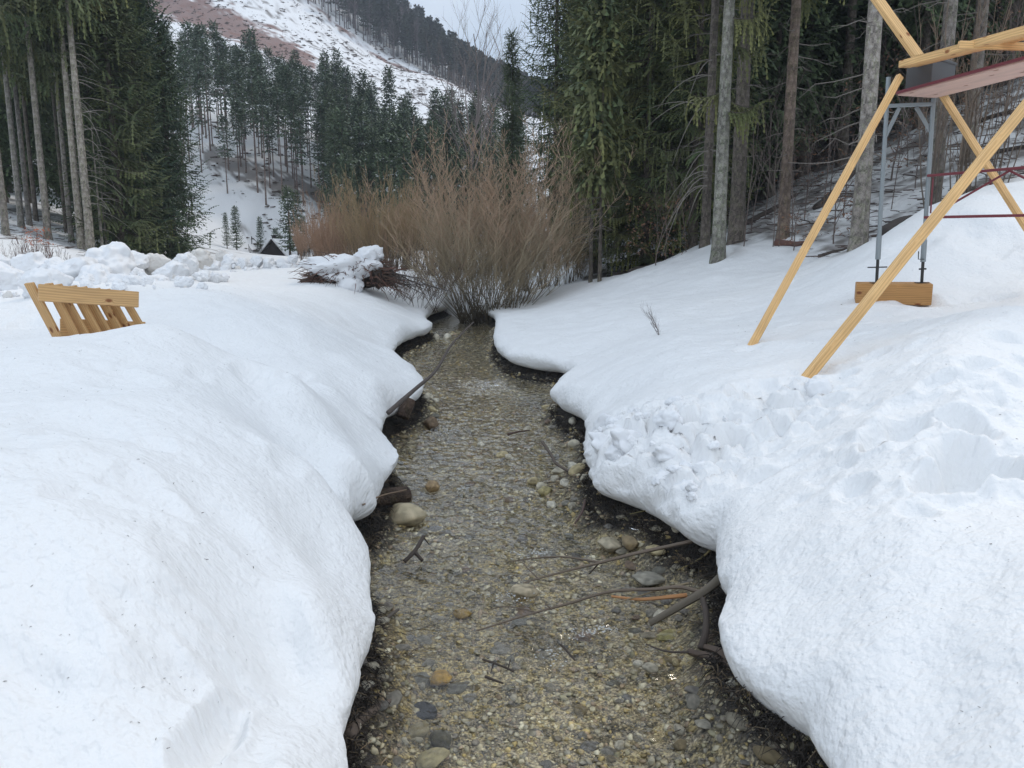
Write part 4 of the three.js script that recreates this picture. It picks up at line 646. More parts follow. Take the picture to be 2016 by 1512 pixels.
// saplings and thin shoots on the right slope and by the trunks
{
  const sap = (seed, L) => bareTree({ seed, L, r: 0.018, levels: 2, spread: 0.9, first: 6, col: [0.13, 0.10, 0.085] }), S = [sap(1, 2.6), sap(2, 3.4), sap(3, 1.8)];
  const list = [[1462, 21.5, 1], [1475, 24, 0], [1520, 20.7, 1], [1530, 20.6, 2], [1556, 21, 0], [1580, 23, 2], [1608, 22, 1], [1625, 26, 0], [1656, 22, 2], [1500, 26, 1], [1430, 26, 2], [1350, 25, 0], [1310, 26, 1], [1745, 21, 1], [1770, 25, 0], [1790, 22, 2], [1930, 24, 1], [1960, 21, 0], [1990, 25, 1], [1900, 26, 2], [1580, 29, 1], [1690, 28, 0], [1850, 28, 1], [1920, 30, 1]];
  let pr = []; list.forEach(([px, D, v], i) => { const p = stand(px, D).toArray(); if (!pr[v]) { pr[v] = thing('sapling', 'thin leafless sapling among the trunks on the right slope', 'sapling', p, 'leafless saplings on the right slope'); mesh('stem', S[v], M.twig, pr[v]); } else copyOf(pr[v], null, p, i * 1.9, 0.75 + 0.04 * (i % 10)); });
  // clump of tan shoots right of the scaffold
  const sh = shrubGeo({ seed: 31, roots: [[-0.4, 0], [0, 0.2], [0.4, -0.1], [0.7, 0.2]], stems: 8, h: 5.2, lean: 0.16, r: 0.035, twigs: 8, tl: 1.0, col: t => mix3([0.12, 0.10, 0.08], [0.23, 0.16, 0.11], t), tr: 1.3 });
  shrub('shrub', 'clump of tall tan shoots seen through the red scaffold braces', 'shrub', stand(1862, 17.5).toArray(), sh);
  // beech twigs that still hold brown leaves
  const lf = (seed, w, h, n) => { const b = new MB(), r = mulberry(seed); for (let i = 0; i < n; i++) { const x = (r() - 0.5) * w, y = h * (0.15 + 0.85 * r()), z = (r() - 0.5) * w * 0.7, s = 0.03 + 0.03 * r(), a = r() * 6.28, e = r() - 0.5, k = 0.7 + 0.6 * r(), c = [0.20 * k, 0.105 * k, 0.06 * k]; const p0 = b.v(x, y, z, c), p1 = b.v(x + Math.cos(a) * s + 0.4 * s * Math.sin(a), y - s * 0.4 + e * 0.04, z + Math.sin(a) * s, c), p2 = b.v(x + Math.cos(a) * s * 2, y - s * 1.1, z + Math.sin(a) * s * 2, c), p3 = b.v(x + Math.cos(a) * s - 0.4 * s * Math.sin(a), y - s * 0.5 - e * 0.04, z + Math.sin(a) * s + 0.3 * s, c); b.tri(p0, p1, p2); b.tri(p0, p2, p3); } return b.geo(); };
  const LV = [lf(1, 2.2, 2.4, 420), lf(2, 1.2, 1.3, 160)];
  [[1740, 24, 0, 1.3, 'brown leaved beech sapling behind the scaffold post'], [1580, 27, 0, 1.0, 'brown leaved beech brush between the brownish and grey trunks'], [1640, 19.5, 1, 1, 'small beech with brown leaves behind the long brace'], [1800, 27, 0, 1.4, 'brown leaved beech under the red deck'], [1950, 25, 0, 1.5, 'brown leaved beech at right edge above the braces'], [1560, 20, 1, 0.8, 'brown leaf brush at the foot of the brownish trunk'], [1290, 24, 0, 0.9, 'reddish brush at snow edge left of the paired trunks'], [1880, 33, 0, 1.7, 'brown leaved beech higher up slope behind the dark box']].forEach(([px, D, v, s, label], i) => { const t = thing('beech_sapling', label, 'sapling', stand(px, D).toArray()); mesh('stem', S[v ? 2 : 0], M.twig, t).scale.set(1.2, 0.9, 1.2); mesh('leaves', LV[v], M.leaf, t, 'stuff'); t.scale.setScalar(s); t.rotation.y = i; });
  // small bare twig tree standing in the right snow
  { const p = stand(1302, 12.5); const t = thing('twig_sapling', 'tiny leafless sapling poking out of the smooth right snow', 'sapling', p.toArray()); mesh('stem', bareTree({ seed: 22, L: 0.5, r: 0.011, levels: 3, spread: 0.75, first: 6, col: [0.15, 0.12, 0.11] }), M.twig, t); t.rotation.z = 0.18; }
  // weeds at the left
  [[55, 24, 'bare shrub on the snow left of the orange leaved one', [0.14, 0.11, 0.1], 0.9], [78, 23, 'orange leaved shrub in front of the left trunks', [0.16, 0.09, 0.07], 1.0], [105, 22.5, 'dark twiggy shrub at the foot of the left snow slope', [0.09, 0.07, 0.06], 0.7], [20, 22, 'pale thin weeds at the left edge on snow', [0.2, 0.15, 0.13], 0.7]].forEach(([px, D, label, c, s], i) => { const t = shrub('shrub', label, 'shrub', stand(px, D).toArray(), shrubGeo({ seed: 50 + i, roots: [[-0.3, 0], [0.2, 0.1], [0.5, 0]], stems: 7, h: 1.3, lean: 0.5, r: 0.012, twigs: 4, tl: 0.5, col: () => c })); t.scale.setScalar(s); if (i === 1) { const l = lf(9, 0.7, 0.6, 90); const c0 = l.attributes.color; for (let k = 0; k < c0.count; k++) c0.setXYZ(k, 0.42, 0.13, 0.06); const m = mesh('leaves', l, M.leaf, t, 'stuff'); m.position.set(0, 0.75, 0); } });
}
// ---------------------------------------------------------------- timber, scaffold, bench
const boxUV = (g, l) => g;
function beam(p0, p1, w, t, up = V3(0, 1, 0), bev = 0.006) { // a planed timber from p0 to p1, w across, t thick; grain runs along it
  const L = p0.distanceTo(p1), g = new RoundedBoxGeometry(w, L, t, 1, Math.min(bev, w * 0.2, t * 0.2)); const y = V3().subVectors(p1, p0).normalize(), x = V3().crossVectors(y, up).normalize(), z = V3().crossVectors(x, y);
  const P = g.attributes.position, Nn = g.attributes.normal, U = new Float32Array(P.count * 2), o = (p0.x * 7.3 + p1.x * 3.1) % 1; for (let i = 0; i < P.count; i++) { const ax = Math.abs(Nn.getX(i)) > 0.6; U[2 * i] = (ax ? P.getZ(i) : P.getX(i)) * 1.0 + o; U[2 * i + 1] = P.getY(i) + o * 5; }
  g.setAttribute('uv', new THREE.BufferAttribute(U, 2));
  g.applyMatrix4(new THREE.Matrix4().makeBasis(x, y, z).setPosition(p0.clone().lerp(p1, 0.5))); return g;
}
const rod = (p0, p1, r, sides = 10) => { const b = new MB(); b.tube([p0, p1], r, sides, [1, 1, 1]); return b.geo(); };
{
  // long props and roof timbers
  const T = (name, label, a, b, w, t, up) => { const o = thing(name, label, 'timber'); mesh('beam', beam(a, b, w, t, up), M.timber, o); return o; };
  const a = at(1475, 676, 8.95); a.y -= 0.25; a.x -= 0.08; T('timber_brace', 'long timber brace from the dark box down to the snow, crossing the grey trunk', a, at(1772, 150, 10.35), 0.085, 0.06, V3(0.3, 0, 1));
  const b0 = at(1605, 723, 7.0), b1 = at(2016, 212, 7.7), bd = b1.clone().sub(b0); const c0 = b0.clone().addScaledVector(bd, -0.08), c1 = b0.clone().addScaledVector(bd, 1.35);
  T('timber_brace', 'front timber brace slanting across the wooden block, lower end in snow', c0, c1, 0.085, 0.075, V3(0.5, 0.3, 1));
  const d0 = at(1853, 182, 10.9), d1 = at(2016, 440, 10.2), dd = d1.clone().sub(d0); T('timber_brace', 'rear timber brace falling rightwards from under the red deck', d0, d0.clone().addScaledVector(dd, 2.0), 0.085, 0.065, V3(0.3, 0, 1));
  const e0 = at(1808, 112, 10.75), e1 = at(1728, 0, 11.3), ed = e1.clone().sub(e0); T('timber_rafter', 'timber rising leftwards out of the picture top from the dark box', e0, e0.clone().addScaledVector(ed, 2.5), 0.13, 0.075, V3(0.2, 0, 1));
  const f0 = at(1780, 127, 10.45), f1 = at(2016, 62, 8.7), fd = f1.clone().sub(f0); T('timber_purlin', 'broad upper timber lying on the dark box and running to the right edge', f0, f0.clone().addScaledVector(fd, 1.5), 0.17, 0.085, V3(0, 1, 0.2));
  const f2 = f0.clone().addScaledVector(fd, 0.3).add(V3(0.22, 0.10, -0.15)); T('timber_purlin', 'second timber lying behind the broad upper timber', f0.clone().add(V3(0.16, 0.02, -0.1)), f0.clone().addScaledVector(fd, 1.5).add(V3(0.3, 0.02, -0.05)), 0.14, 0.06, V3(0, 1, 0.2));
  const g0 = at(1887, 88, 9.3), g1 = at(2016, 92, 9.2), gd = g1.clone().sub(g0); T('timber_purlin', 'thin level timber under the broad upper timber at right edge', g0, g0.clone().addScaledVector(gd, 2.0), 0.065, 0.08, V3(0, 1, 0.1));
  // the sill block
  const k0 = at(1684, 577, 11.25), k1 = at(1832, 578, 10.9); const bl = thing('wooden_block', 'thick wooden block carrying the two scaffold posts, set in snow', 'wooden block');
  mesh('block', beam(k0, k1, 0.36, 0.30, V3(0, 1, 0.06), 0.012), M.block, bl);
  // scaffold
  const s = thing('scaffold', 'galvanised steel scaffold with red deck and red braces, on screw jacks', 'scaffold');
  const topY = at(1760, 190, 10.7).y, p1 = at(1726, 552, 11.05), p2 = at(1815, 552, 10.92);
  p1.y = p2.y = k0.y + 0.165; 
  const posts = [[p1, at(1749, 152, 11.1)], [p2, at(1838, 190, 10.95)]];
  for (const [q, u] of posts) {
    const d = u.clone().sub(q), P = t => q.clone().addScaledVector(d, t);
    mesh('post', rod(P(0.20), u, 0.029, 12), M.steel, s); mesh('jack_sleeve', rod(P(0.115), P(0.235), 0.036, 12), M.steel, s); mesh('jack_screw', rod(P(0), P(0.12), 0.021, 10), M.darkSteel, s); mesh('base_plate', beam(q.clone().add(V3(-0.075, 0, 0)), q.clone().add(V3(0.075, 0, 0)), 0.13, 0.008), M.darkSteel, s);
  }
  const J = posts[0][0].clone().addScaledVector(posts[0][1].clone().sub(posts[0][0]), 0.075); mesh('jack_handle', rod(J.clone().add(V3(-0.14, 0, 0)), J.clone().add(V3(0.14, 0.006, 0)), 0.009, 8), M.darkSteel, s);
  const J2 = posts[1][0].clone().addScaledVector(posts[1][1].clone().sub(posts[1][0]), 0.075); mesh('jack_handle', rod(J2.clone().add(V3(-0.05, 0, 0)), J2.clone().add(V3(0.05, 0.004, 0)), 0.012, 8), M.darkSteel, s);
  const hk = posts[1][0].clone().addScaledVector(posts[1][1].clone().sub(posts[1][0]), 0.13); { const b = new MB(); b.tube([hk.clone().add(V3(0, 0, 0.03)), hk.clone().add(V3(-0.085, 0.0, 0.03)), hk.clone().add(V3(-0.09, 0.11, 0.03))], 0.007, 6, [1, 1, 1]); mesh('pin', b.geo(), M.darkSteel, s); }
  const on = (k, y) => { const [q, u] = posts[k], t = (y - q.y) / (u.y - q.y); return q.clone().addScaledVector(u.clone().sub(q), t); };
  const B = topY - 0.05; mesh('top_rail', beam(on(0, B), on(1, B), 0.06, 0.045, V3(0, 1, 0)), M.steel, s);
  mesh('bracket', beam(on(0, B - 0.03).lerp(on(1, B - 0.03), 0.28), on(0, B - 0.42), 0.055, 0.012, V3(0, 0, 1)), M.steel, s); mesh('bracket', beam(on(1, B - 0.03).lerp(on(0, B - 0.03), 0.36), on(1, B - 0.38), 0.055, 0.012, V3(0, 0, 1)), M.steel, s);
  // red deck, seen from below
  const q0 = at(1765, 186, 10.72), q1 = at(2016, 120, 8.87), q2 = at(1866, 184, 10.74); q1.y = q2.y = q0.y; const dir = q1.clone().sub(q0), L = dir.length(); dir.normalize(); const wv = V3(dir.z, 0, -dir.x).multiplyScalar(0.66); 
  const mid = q0.clone().addScaledVector(wv, 0.5), m1 = mid.clone().addScaledVector(dir, L * 1.35); m1.y = mid.y;
  mesh('deck_board', beam(mid, m1, 0.62, 0.03, V3(0, 1, 0)), M.deck, s);
  for (const k of [0, 1]) { const e = q0.clone().addScaledVector(wv, k), e1 = e.clone().addScaledVector(dir, L * 1.35); mesh('deck_edge', beam(e.clone().add(V3(0, 0.02, 0)), e1.clone().add(V3(0, 0.02, 0)), 0.03, 0.036, V3(0, 1, 0)), M.red, s); }
  // red guard frame
  const R = (a, b, r) => mesh('red_brace', rod(a, b, r ?? 0.019, 8), M.red, s);
  const r0 = at(1826, 346, 10.85), r1 = at(2016, 330, 9.9), r2 = at(1820, 428, 10.85), r3 = at(2016, 424, 9.9), ext = (p, q, t) => p.clone().addScaledVector(q.clone().sub(p), t);
  R(r0, ext(r0, r1, 1.6)); R(r2, ext(r2, r3, 1.6)); R(at(1837, 350, 10.85), at(1832, 420, 10.85), 0.011); const apex = at(1988, 336, 10.05); R(at(1832, 426, 10.85), apex, 0.015); R(apex, ext(apex, at(2016, 350, 9.9), 2.2), 0.015); R(at(1949, 352, 10.25), at(1951, 364, 10.25), 0.012);
  // grey box on the deck
  const x = thing('grey_box', 'dark grey box standing on the deck end under the timbers', 'box'); const g = new RoundedBoxGeometry(0.62, 0.40, 0.34, 2, 0.012), bm = mesh('case', g, M.box, x); const bc = at(1832, 152, 10.75); x.position.copy(bc); x.rotation.y = 0.62; mesh('rim', new RoundedBoxGeometry(0.645, 0.035, 0.365, 2, 0.01), M.box, x).position.y = 0.175;
}
// bench
{
  const b = thing('wooden_bench', 'slatted wooden bench back tilting out of the snow on the left bank', 'bench');
  const up = V3(-0.3, 0.2, 1), add = (n, p, q, w, t) => mesh(n, beam(p, q, w, t, up), M.bench, b);
  const r0 = at(75, 575, 8.62), r1 = at(272, 590, 9.25); r0.y -= 0.005; 
  mesh('top_rail', beam(r0, r1, 0.19, 0.085, V3(-0.15, 0.15, 1).normalize(), 0.008), M.bench, b);
  const post = (x0, y0, D0, x1, y1, D1, w) => { const p = at(x0, y0, D0), q = at(x1, y1, D1), d = q.clone().sub(p); return beam(p, q.addScaledVector(d, 0.5), w, 0.034, up); };
  mesh('leg', post(57, 557, 8.66, 106, 650, 8.85, 0.125), M.bench, b);
  const tops = [[95, 558], [113, 560], [142, 563], [162, 565], [188, 568], [208, 570]], bots = [[142, 650], [163, 650], [189, 650], [209, 650], [233, 650], [252, 650]];
  tops.forEach(([x, y], i) => { const D = 8.75 + 0.09 * i; mesh('slat', post(x, y, D, bots[i][0], 650, D + 0.2, 0.112), M.bench, b); });
  mesh('leg', post(236, 573, 9.27, 280, 648, 9.45, 0.10), M.bench, b);
  const s0 = at(118, 650, 9.15), s1 = at(235, 653, 9.5); mesh('seat_board', beam(s0, s1, 0.05, 0.28, V3(0, 1, 0)), M.bench, b);
  mesh('seat_board', beam(s0.clone().add(V3(0.2, 0.0, -0.26)), s1.clone().add(V3(0.2, 0, -0.26)), 0.05, 0.2, V3(0, 1, 0)), M.bench, b);
}
// hut and fence far off in the valley
{
  const p = stand(537, 82), h = thing('a_frame_hut', 'small dark pointed roof hut half buried in snow down the valley', 'hut', p.toArray());
  const W = 1.75, H = 2.15, Dp = 4, sh = new THREE.Shape([new THREE.Vector2(-W, 0), new THREE.Vector2(W, 0), new THREE.Vector2(0, H)]), g = new THREE.ExtrudeGeometry(sh, { depth: 0.12, bevelEnabled: false });
  const w = mesh('gable_wall', g, M.hut, h); w.position.set(0, -0.2, -0.2);
  for (const s of [-1, 1]) { const r = mesh('roof', new RoundedBoxGeometry(Math.hypot(W, H) + 0.35, 0.07, Dp, 1, 0.02), M.hut, h); r.position.set(s * (W / 2 + 0.06), H / 2 - 0.14, -Dp / 2 + 0.25); r.rotation.z = -s * Math.atan2(H, W); const c = mesh('roof_snow', new RoundedBoxGeometry(Math.hypot(W, H) + 0.2, 0.28, Dp - 0.1, 3, 0.12), M.chunk, r); c.position.y = 0.17; }
  const c = mesh('chimney', new RoundedBoxGeometry(0.4, 0.9, 0.4, 1, 0.02), M.hut, h); c.position.set(-0.45, H - 0.05, -2.4); mesh('cap', new RoundedBoxGeometry(0.55, 0.07, 0.55, 1, 0.02), M.hut, c).position.y = 0.5;
  const f = thing('fence', 'dark paling fence running up slope left of the hut', 'fence'), P = t => { const q = stand(lerp(517, 491, t), lerp(74, 90, t)); return q; };
  for (let i = 0; i <= 18; i++) { const q = P(i / 18); mesh('paling', beam(q.clone().add(V3(0, -0.3, 0)), q.clone().add(V3(0, 0.85, 0)), 0.045, 0.03, V3(1, 0, 0)), M.hut, f); }
  for (const y of [0.25, 0.65]) for (let i = 0; i < 6; i++) mesh('rail', beam(P(i / 6).add(V3(0.04, y, 0)), P((i + 1) / 6).add(V3(0.04, y, 0)), 0.03, 0.03, V3(0, 1, 0)), M.hut, f);
  const f2 = thing('fence', 'thin wire fence with posts above the hut', 'fence'); const Q = t => stand(lerp(498, 565, t), 93); for (let i = 0; i <= 6; i++) mesh('post', rod(Q(i / 6).add(V3(0, -0.3, 0)), Q(i / 6).add(V3(0, 0.9, 0)), 0.05, 5), M.hut, f2); for (let i = 0; i < 6; i++) mesh('wire', rod(Q(i / 6).add(V3(0, 0.8, 0)), Q((i + 1) / 6).add(V3(0, 0.8, 0)), 0.03, 4), M.hut, f2);
}
// heap of roots with a cap of snow
{
  const p = stand(684, 24.5), t = thing('root_heap', 'heap of torn roots and soil under a cap of snow, left of the willow', 'root heap', p.toArray()), r = mulberry(44);
  const lump = (seed, sx, sy, sz, rough) => { let g = new THREE.IcosahedronGeometry(1, 5); g.deleteAttribute('uv'); g.deleteAttribute('normal'); g = mergeVertices(g); const P = g.attributes.position, v = V3(), C = []; for (let i = 0; i < P.count; i++) { v.fromBufferAttribute(P, i); const k = 1 + rough * fbm(v.x * 2 + seed, v.y * 2, v.z * 2, 4) * 1.4; P.setXYZ(i, v.x * sx * k, v.y * sy * k, v.z * sz * k); const c = 0.75 + 0.5 * N(v.x * 6, v.y * 6, v.z * 6); C.push(0.12 * c, 0.078 * c, 0.06 * c); } g.setAttribute('color', new THREE.Float32BufferAttribute(C, 3)); g.setAttribute('uv', new THREE.Float32BufferAttribute(new Float32Array(P.count * 2).map((_, i) => i % 2 ? P.getZ(i >> 1) : P.getX(i >> 1)), 2)); g.computeVertexNormals(); return g; };
  mesh('soil', lump(2, 1.05, 0.38, 0.6, 0.6), M.mud, t).position.set(-0.25, 0.15, 0); mesh('soil', lump(5, 0.45, 0.38, 0.4, 0.7), M.mud, t).position.set(0.95, 0.30, 0.1);
  mesh('snow_cap', lump(7, 1.1, 0.42, 0.8, 0.5), M.chunk, t).position.set(-0.15, 0.52, 0.15); mesh('snow_cap', lump(9, 0.42, 0.34, 0.45, 0.5), M.chunk, t).position.set(0.72, 0.86, 0.0);  mesh('snow_cap', lump(3, 0.45, 0.3, 0.4, 0.25), M.chunk, t).position.set(0.2, -0.02, 0.75);
  const b = new MB(); for (let i = 0; i < 620; i++) { const a = r() * 6.28, e = (r() - 0.25) * 1.6, s = 0.9 + 0.3 * r(), x0 = V3(Math.cos(a) * Math.cos(e) * 1.2 * s + 0.1, Math.max(-0.1, 0.2 + Math.sin(e) * 0.6 * s), Math.sin(a) * Math.cos(e) * 0.75 * s); const L = 0.25 + 0.75 * r() * r(), d = V3(Math.cos(a) + 0.9 * (r() - 0.5), (r() - 0.55), Math.sin(a) + 0.9 * (r() - 0.5)).normalize(); const m = x0.clone().addScaledVector(d, L * 0.5).add(V3(0.1 * (r() - 0.5), 0.12 * (r() - 0.5), 0.1 * (r() - 0.5))); b.tube([x0, m, x0.clone().addScaledVector(d, L).add(V3(0, -0.25 * L * r(), 0))], [0.012 + 0.02 * r() * r(), 0.010, 0.004], 4, [0.10 + 0.06 * r(), 0.075, 0.055], false); }
  for (let i = 0; i < 26; i++) { const x0 = V3(1.1 + 0.5 * (r() - 0.5), 0.1 + 0.3 * r(), 0.2 * r()), L = 0.8 + 1.8 * r(), d = V3(1, 0.15 * (r() - 0.6), 0.9 * (r() - 0.3)).normalize(), pts = []; for (let k = 0; k <= 4; k++) pts.push(x0.clone().addScaledVector(d, L * k / 4).add(V3(0, -0.12 * k * k * 0.2 + 0.1 * (r() - 0.5), 0.12 * (r() - 0.5)))); b.tube(pts, [0.016, 0.012, 0.009, 0.006, 0.003], 4, [0.06, 0.048, 0.04], false); }
  mesh('roots', b.geo(), M.twig, t, 'stuff');
}
// ploughed lumps of snow along the left
{
  const vars = Array.from({ length: 7 }, (_, s) => { const g0 = stoneGeo(800 + s, 12, 0.8), P = g0.attributes.position, v = V3(); for (let i = 0; i < P.count; i++) { v.fromBufferAttribute(P, i); const k = 1 + 0.30 * fbm(v.x * 1.7 + s * 3, v.y * 1.7, v.z * 1.7, 4) - 0.16 * Math.abs(N(v.x * 3.3 + s, v.y * 3.3, v.z * 3.3)) + 0.07 * N(v.x * 8, v.y * 8, v.z * 8 + s); P.setXYZ(i, v.x * k, v.y * k, v.z * k); } g0.deleteAttribute('color'); g0.computeVertexNormals(); return g0; });
  const dirty = M.chunk.clone(); dirty.color.setRGB(0.66, 0.635, 0.60);
  const list = [[228, 530, 118, 0], [150, 545, 105, 0], [90, 560, 82, 0], [12, 548, 85, 0], [18, 588, 70, 0], [62, 590, 56, 0], [118, 575, 50, 0], [190, 560, 90, 0], [250, 566, 74, 0], [305, 520, 52, 1], [335, 540, 66, 0], [366, 520, 52, 0], [395, 508, 44, 1], [308, 560, 46, 0], [278, 578, 36, 0], [330, 576, 30, 0], [170, 596, 26, 0], [225, 585, 30, 0], [420, 528, 42, 0], [60, 525, 66, 0], [455, 516, 34, 0], [480, 522, 34, 0], [505, 516, 30, 0], [530, 520, 34, 0], [556, 520, 28, 0], [575, 512, 26, 0], [440, 505, 28, 1], [270, 512, 40, 0], [365, 556, 28, 0], [395, 545, 26, 0], [20, 625, 40, 0], [140, 600, 22, 0], [300, 590, 16, 0], [350, 590, 12, 0], [600, 520, 24, 0], [195, 520, 60, 0], [255, 525, 70, 0], [110, 530, 60, 0], [0, 520, 60, 0]];
  const r = mulberry(66); for (let i = 0; i < 170; i++) { const px = 620 * r(); list.push([px, lerp(535, 600, r() * (1 - px / 800)) - 14 * (px > 400), 7 + 22 * Math.pow(r(), 2.5), r() < 0.08 ? 1 : 0]); }
  list.forEach(([px, py, w, d], i) => { let D = 16.3 + 5.5 * clamp((590 - py) / 80, 0, 1) + px * 0.006 + (px > 410 ? 7 : 0); { const hD = hit(px, py + w * 0.3)[1]; if (py > 545 && hD > 12 && hD < D) D = hD; } const c = at(px, py, D), s = w / 2 / FPX * D; const gy = ground(c.x, D); if (w > 45) c.y = Math.min(c.y, gy + 1.1); else c.y = Math.min(c.y, gy + s * 0.5 + 0.75); const o = mesh('snow_lump', vars[i % 7], d ? dirty : M.chunk, leftBank); o.position.copy(c); const sy = Math.max(s * 0.95, w > 45 ? (c.y - gy) * 0.9 : 0); o.scale.set(s * 1.15, sy * 1.1, s); o.rotation.set(w > 45 ? 0 : r(), r() * 6.28, w > 45 ? 0 : r()); });
}
// ---------------------------------------------------------------- wood and litter in and beside the stream
function stick(name, label, cat, pts, rad, col, sides = 7) { const b = new MB(), cv = new THREE.CatmullRomCurve3(pts), n = Math.max(8, pts.length * 5), P = cv.getPoints(n); b.tube(P, P.map((_, k) => 1.3 * lerp(rad[0], rad[1], k / n) * (1 + 0.12 * N(k * 1.7, rad[0] * 99))), sides, col, true, 0.1); const o = thing(name, label, cat); mesh('stem', b.geo(), M.twig, o); return o; }
const W = (px, py, h) => onPlane(px, py, Math.max(h, 0.02) + 0.03);
const side = (o, pts, rad, col) => { const b = new MB(), cv = new THREE.CatmullRomCurve3(pts), P = cv.getPoints(8); b.tube(P, P.map((_, k) => 1.4 * lerp(rad[0], rad[1], k / 8)), 5, col, true); mesh('side_twig', b.geo(), M.twig, o); };
const BR = [0.13, 0.10, 0.075], DK = [0.055, 0.042, 0.034];
{
  let o = stick('branch', 'upper long thin branch reaching from the right snow edge into the stream', 'branch', [W(1425, 1050, 0.30), W(1360, 1066, 0.26), W(1250, 1090, 0.2), W(1180, 1108, 0.15), W(1100, 1128, 0.1), W(1030, 1148, 0.05)], [0.014, 0.004], BR);
  side(o, [W(1182, 1107, 0.15), W(1110, 1096, 0.14), W(1060, 1098, 0.1), W(1000, 1106, 0.04)], [0.007, 0.003], BR); side(o, [W(1060, 1140, 0.07), W(1040, 1120, 0.09), W(1028, 1106, 0.1)], [0.005, 0.002], BR); side(o, [W(1180, 1108, 0.15), W(1160, 1130, 0.05)], [0.005, 0.003], DK);
  o = stick('branch', 'lower long thin branch with knots, reaching across the stream to its middle', 'branch', [W(1378, 1166, 0.2), W(1340, 1156, 0.22), W(1290, 1160, 0.2), W(1200, 1165, 0.17), W(1120, 1188, 0.1), W(1040, 1210, 0.06), W(938, 1242, 0.01)], [0.011, 0.004], BR);
  side(o, [W(1086, 1200, 0.1), W(1075, 1190, 0.14), W(1074, 1186, 0.12)], [0.004, 0.002], BR); side(o, [W(1355, 1148, 0.22), W(1310, 1158, 0.2), W(1210, 1188, 0.1)], [0.006, 0.003], [0.2, 0.16, 0.1]); side(o, [W(1060, 1206, 0.06), W(1000, 1194, 0.05), W(960, 1200, 0.02)], [0.004, 0.002], BR);
  stick('log', 'thicker log leaning from the right snow edge down into the water', 'log', [W(1440, 1120, 0.34), W(1390, 1162, 0.24), W(1340, 1192, 0.14), W(1278, 1228, 0.0)], [0.024, 0.016], [0.12, 0.10, 0.075], 10);
  stick('branch', 'peeled orange stick lying on the thin branches by the right bank', 'branch', [W(1352, 1172, 0.16), W(1310, 1176, 0.15), W(1260, 1180, 0.12), W(1204, 1174, 0.1)], [0.012, 0.006], [0.42, 0.21, 0.09]);
  stick('branch', 'yellowish arched twig above the mud at the right snow edge', 'branch', [W(1410, 1046, 0.32), W(1370, 1020, 0.34), W(1330, 1012, 0.33), W(1290, 1003, 0.3), W(1240, 1012, 0.2)], [0.009, 0.003], [0.16, 0.135, 0.06]);
  stick('branch', 'bent yellow twig below the upper branch at the right edge', 'branch', [W(1408, 1062, 0.3), W(1396, 1085, 0.2), W(1370, 1105, 0.12), W(1335, 1122, 0.08)], [0.008, 0.004], [0.26, 0.21, 0.1]);
  stick('branch', 'long bare branch leaning from the left snow over the stream', 'branch', [at(764, 813, 8.1), at(820, 764, 8.5), at(858, 730, 8.9), at(888, 680, 9.3), at(932, 634, 9.7)], [0.022, 0.006], [0.075, 0.06, 0.052]);
  stick('root', 'upright dark root in the mud below the leaning log', 'root', [W(1384, 1180, 0.2), W(1390, 1210, 0.2), W(1388, 1250, 0.16), W(1380, 1278, 0.1)], [0.014, 0.018], DK);
  o = stick('root', 'thick twin brown root emerging beneath the front right snow edge', 'root', [W(1462, 1330, 0.2), W(1440, 1312, 0.17), W(1405, 1296, 0.12), W(1357, 1283, 0.03)], [0.034, 0.014], [0.085, 0.06, 0.045], 9); side(o, [W(1455, 1310, 0.22), W(1420, 1284, 0.18), W(1382, 1272, 0.1)], [0.028, 0.012], [0.085, 0.06, 0.045]); side(o, [W(1357, 1284, 0.04), W(1310, 1282, 0.02), W(1272, 1268, 0.03)], [0.006, 0.003], DK);
  o = stick('driftwood', 'forked dark driftwood standing in the water below the big tan boulder', 'driftwood', [W(796, 1106, 0.0), W(816, 1086, 0.08), W(834, 1056, 0.14)], [0.014, 0.012], DK); side(o, [W(816, 1086, 0.08), W(832, 1104, 0.0)], [0.012, 0.01], DK); side(o, [W(834, 1058, 0.13), W(845, 1072, 0.05)], [0.005, 0.003], DK);
  stick('driftwood', 'dark bark slab against the front left snow edge', 'driftwood', [W(684, 1452, 0.12), W(712, 1418, 0.1), W(745, 1392, 0.07), W(784, 1374, 0.03)], [0.026, 0.010], [0.10, 0.075, 0.058], 6);
  stick('branch', 'curved thin branch lying on the gravel bar near the right snow clods', 'branch', [W(1068, 870, 0.1), W(1085, 895, 0.1), W(1098, 915, 0.1), W(1130, 932, 0.09), W(1165, 940, 0.1)], [0.014, 0.010], [0.10, 0.075, 0.06]);
  stick('branch', 'short dark forked stick below the gravel bar', 'branch', [W(1152, 985, 0.1), W(1145, 1010, 0.07), W(1132, 1030, 0.02)], [0.011, 0.006], [0.1, 0.065, 0.055]);
  o = stick('branch', 'thin twig with side shoots in the foreground water', 'branch', [W(950, 1298, 0.06), W(985, 1310, 0.05), W(1012, 1322, 0.02)], [0.005, 0.005], DK); side(o, [W(972, 1305, 0.05), W(966, 1325, 0.02)], [0.004, 0.002], DK); side(o, [W(1000, 1318, 0.04), W(1005, 1298, 0.08)], [0.003, 0.002], DK); side(o, [W(955, 1332, 0.03), W(990, 1345, 0.01)], [0.006, 0.004], DK);
  stick('branch', 'single short dark twig sticking out of mid foreground water', 'branch', [W(1103, 1268, 0.06), W(1118, 1284, 0.03), W(1132, 1300, 0.0)], [0.006, 0.004], DK);
  stick('branch', 'slender curved twig along the left bank mud', 'branch', [W(712, 1062, 0.24), W(718, 1100, 0.18), W(722, 1140, 0.08)], [0.010, 0.006], [0.15, 0.115, 0.085]);
  stick('branch', 'thin pale twig hanging over the log stub on the left', 'branch', [W(714, 994, 0.4), W(745, 978, 0.4), W(800, 964, 0.3)], [0.006, 0.004], [0.19, 0.13, 0.085]);
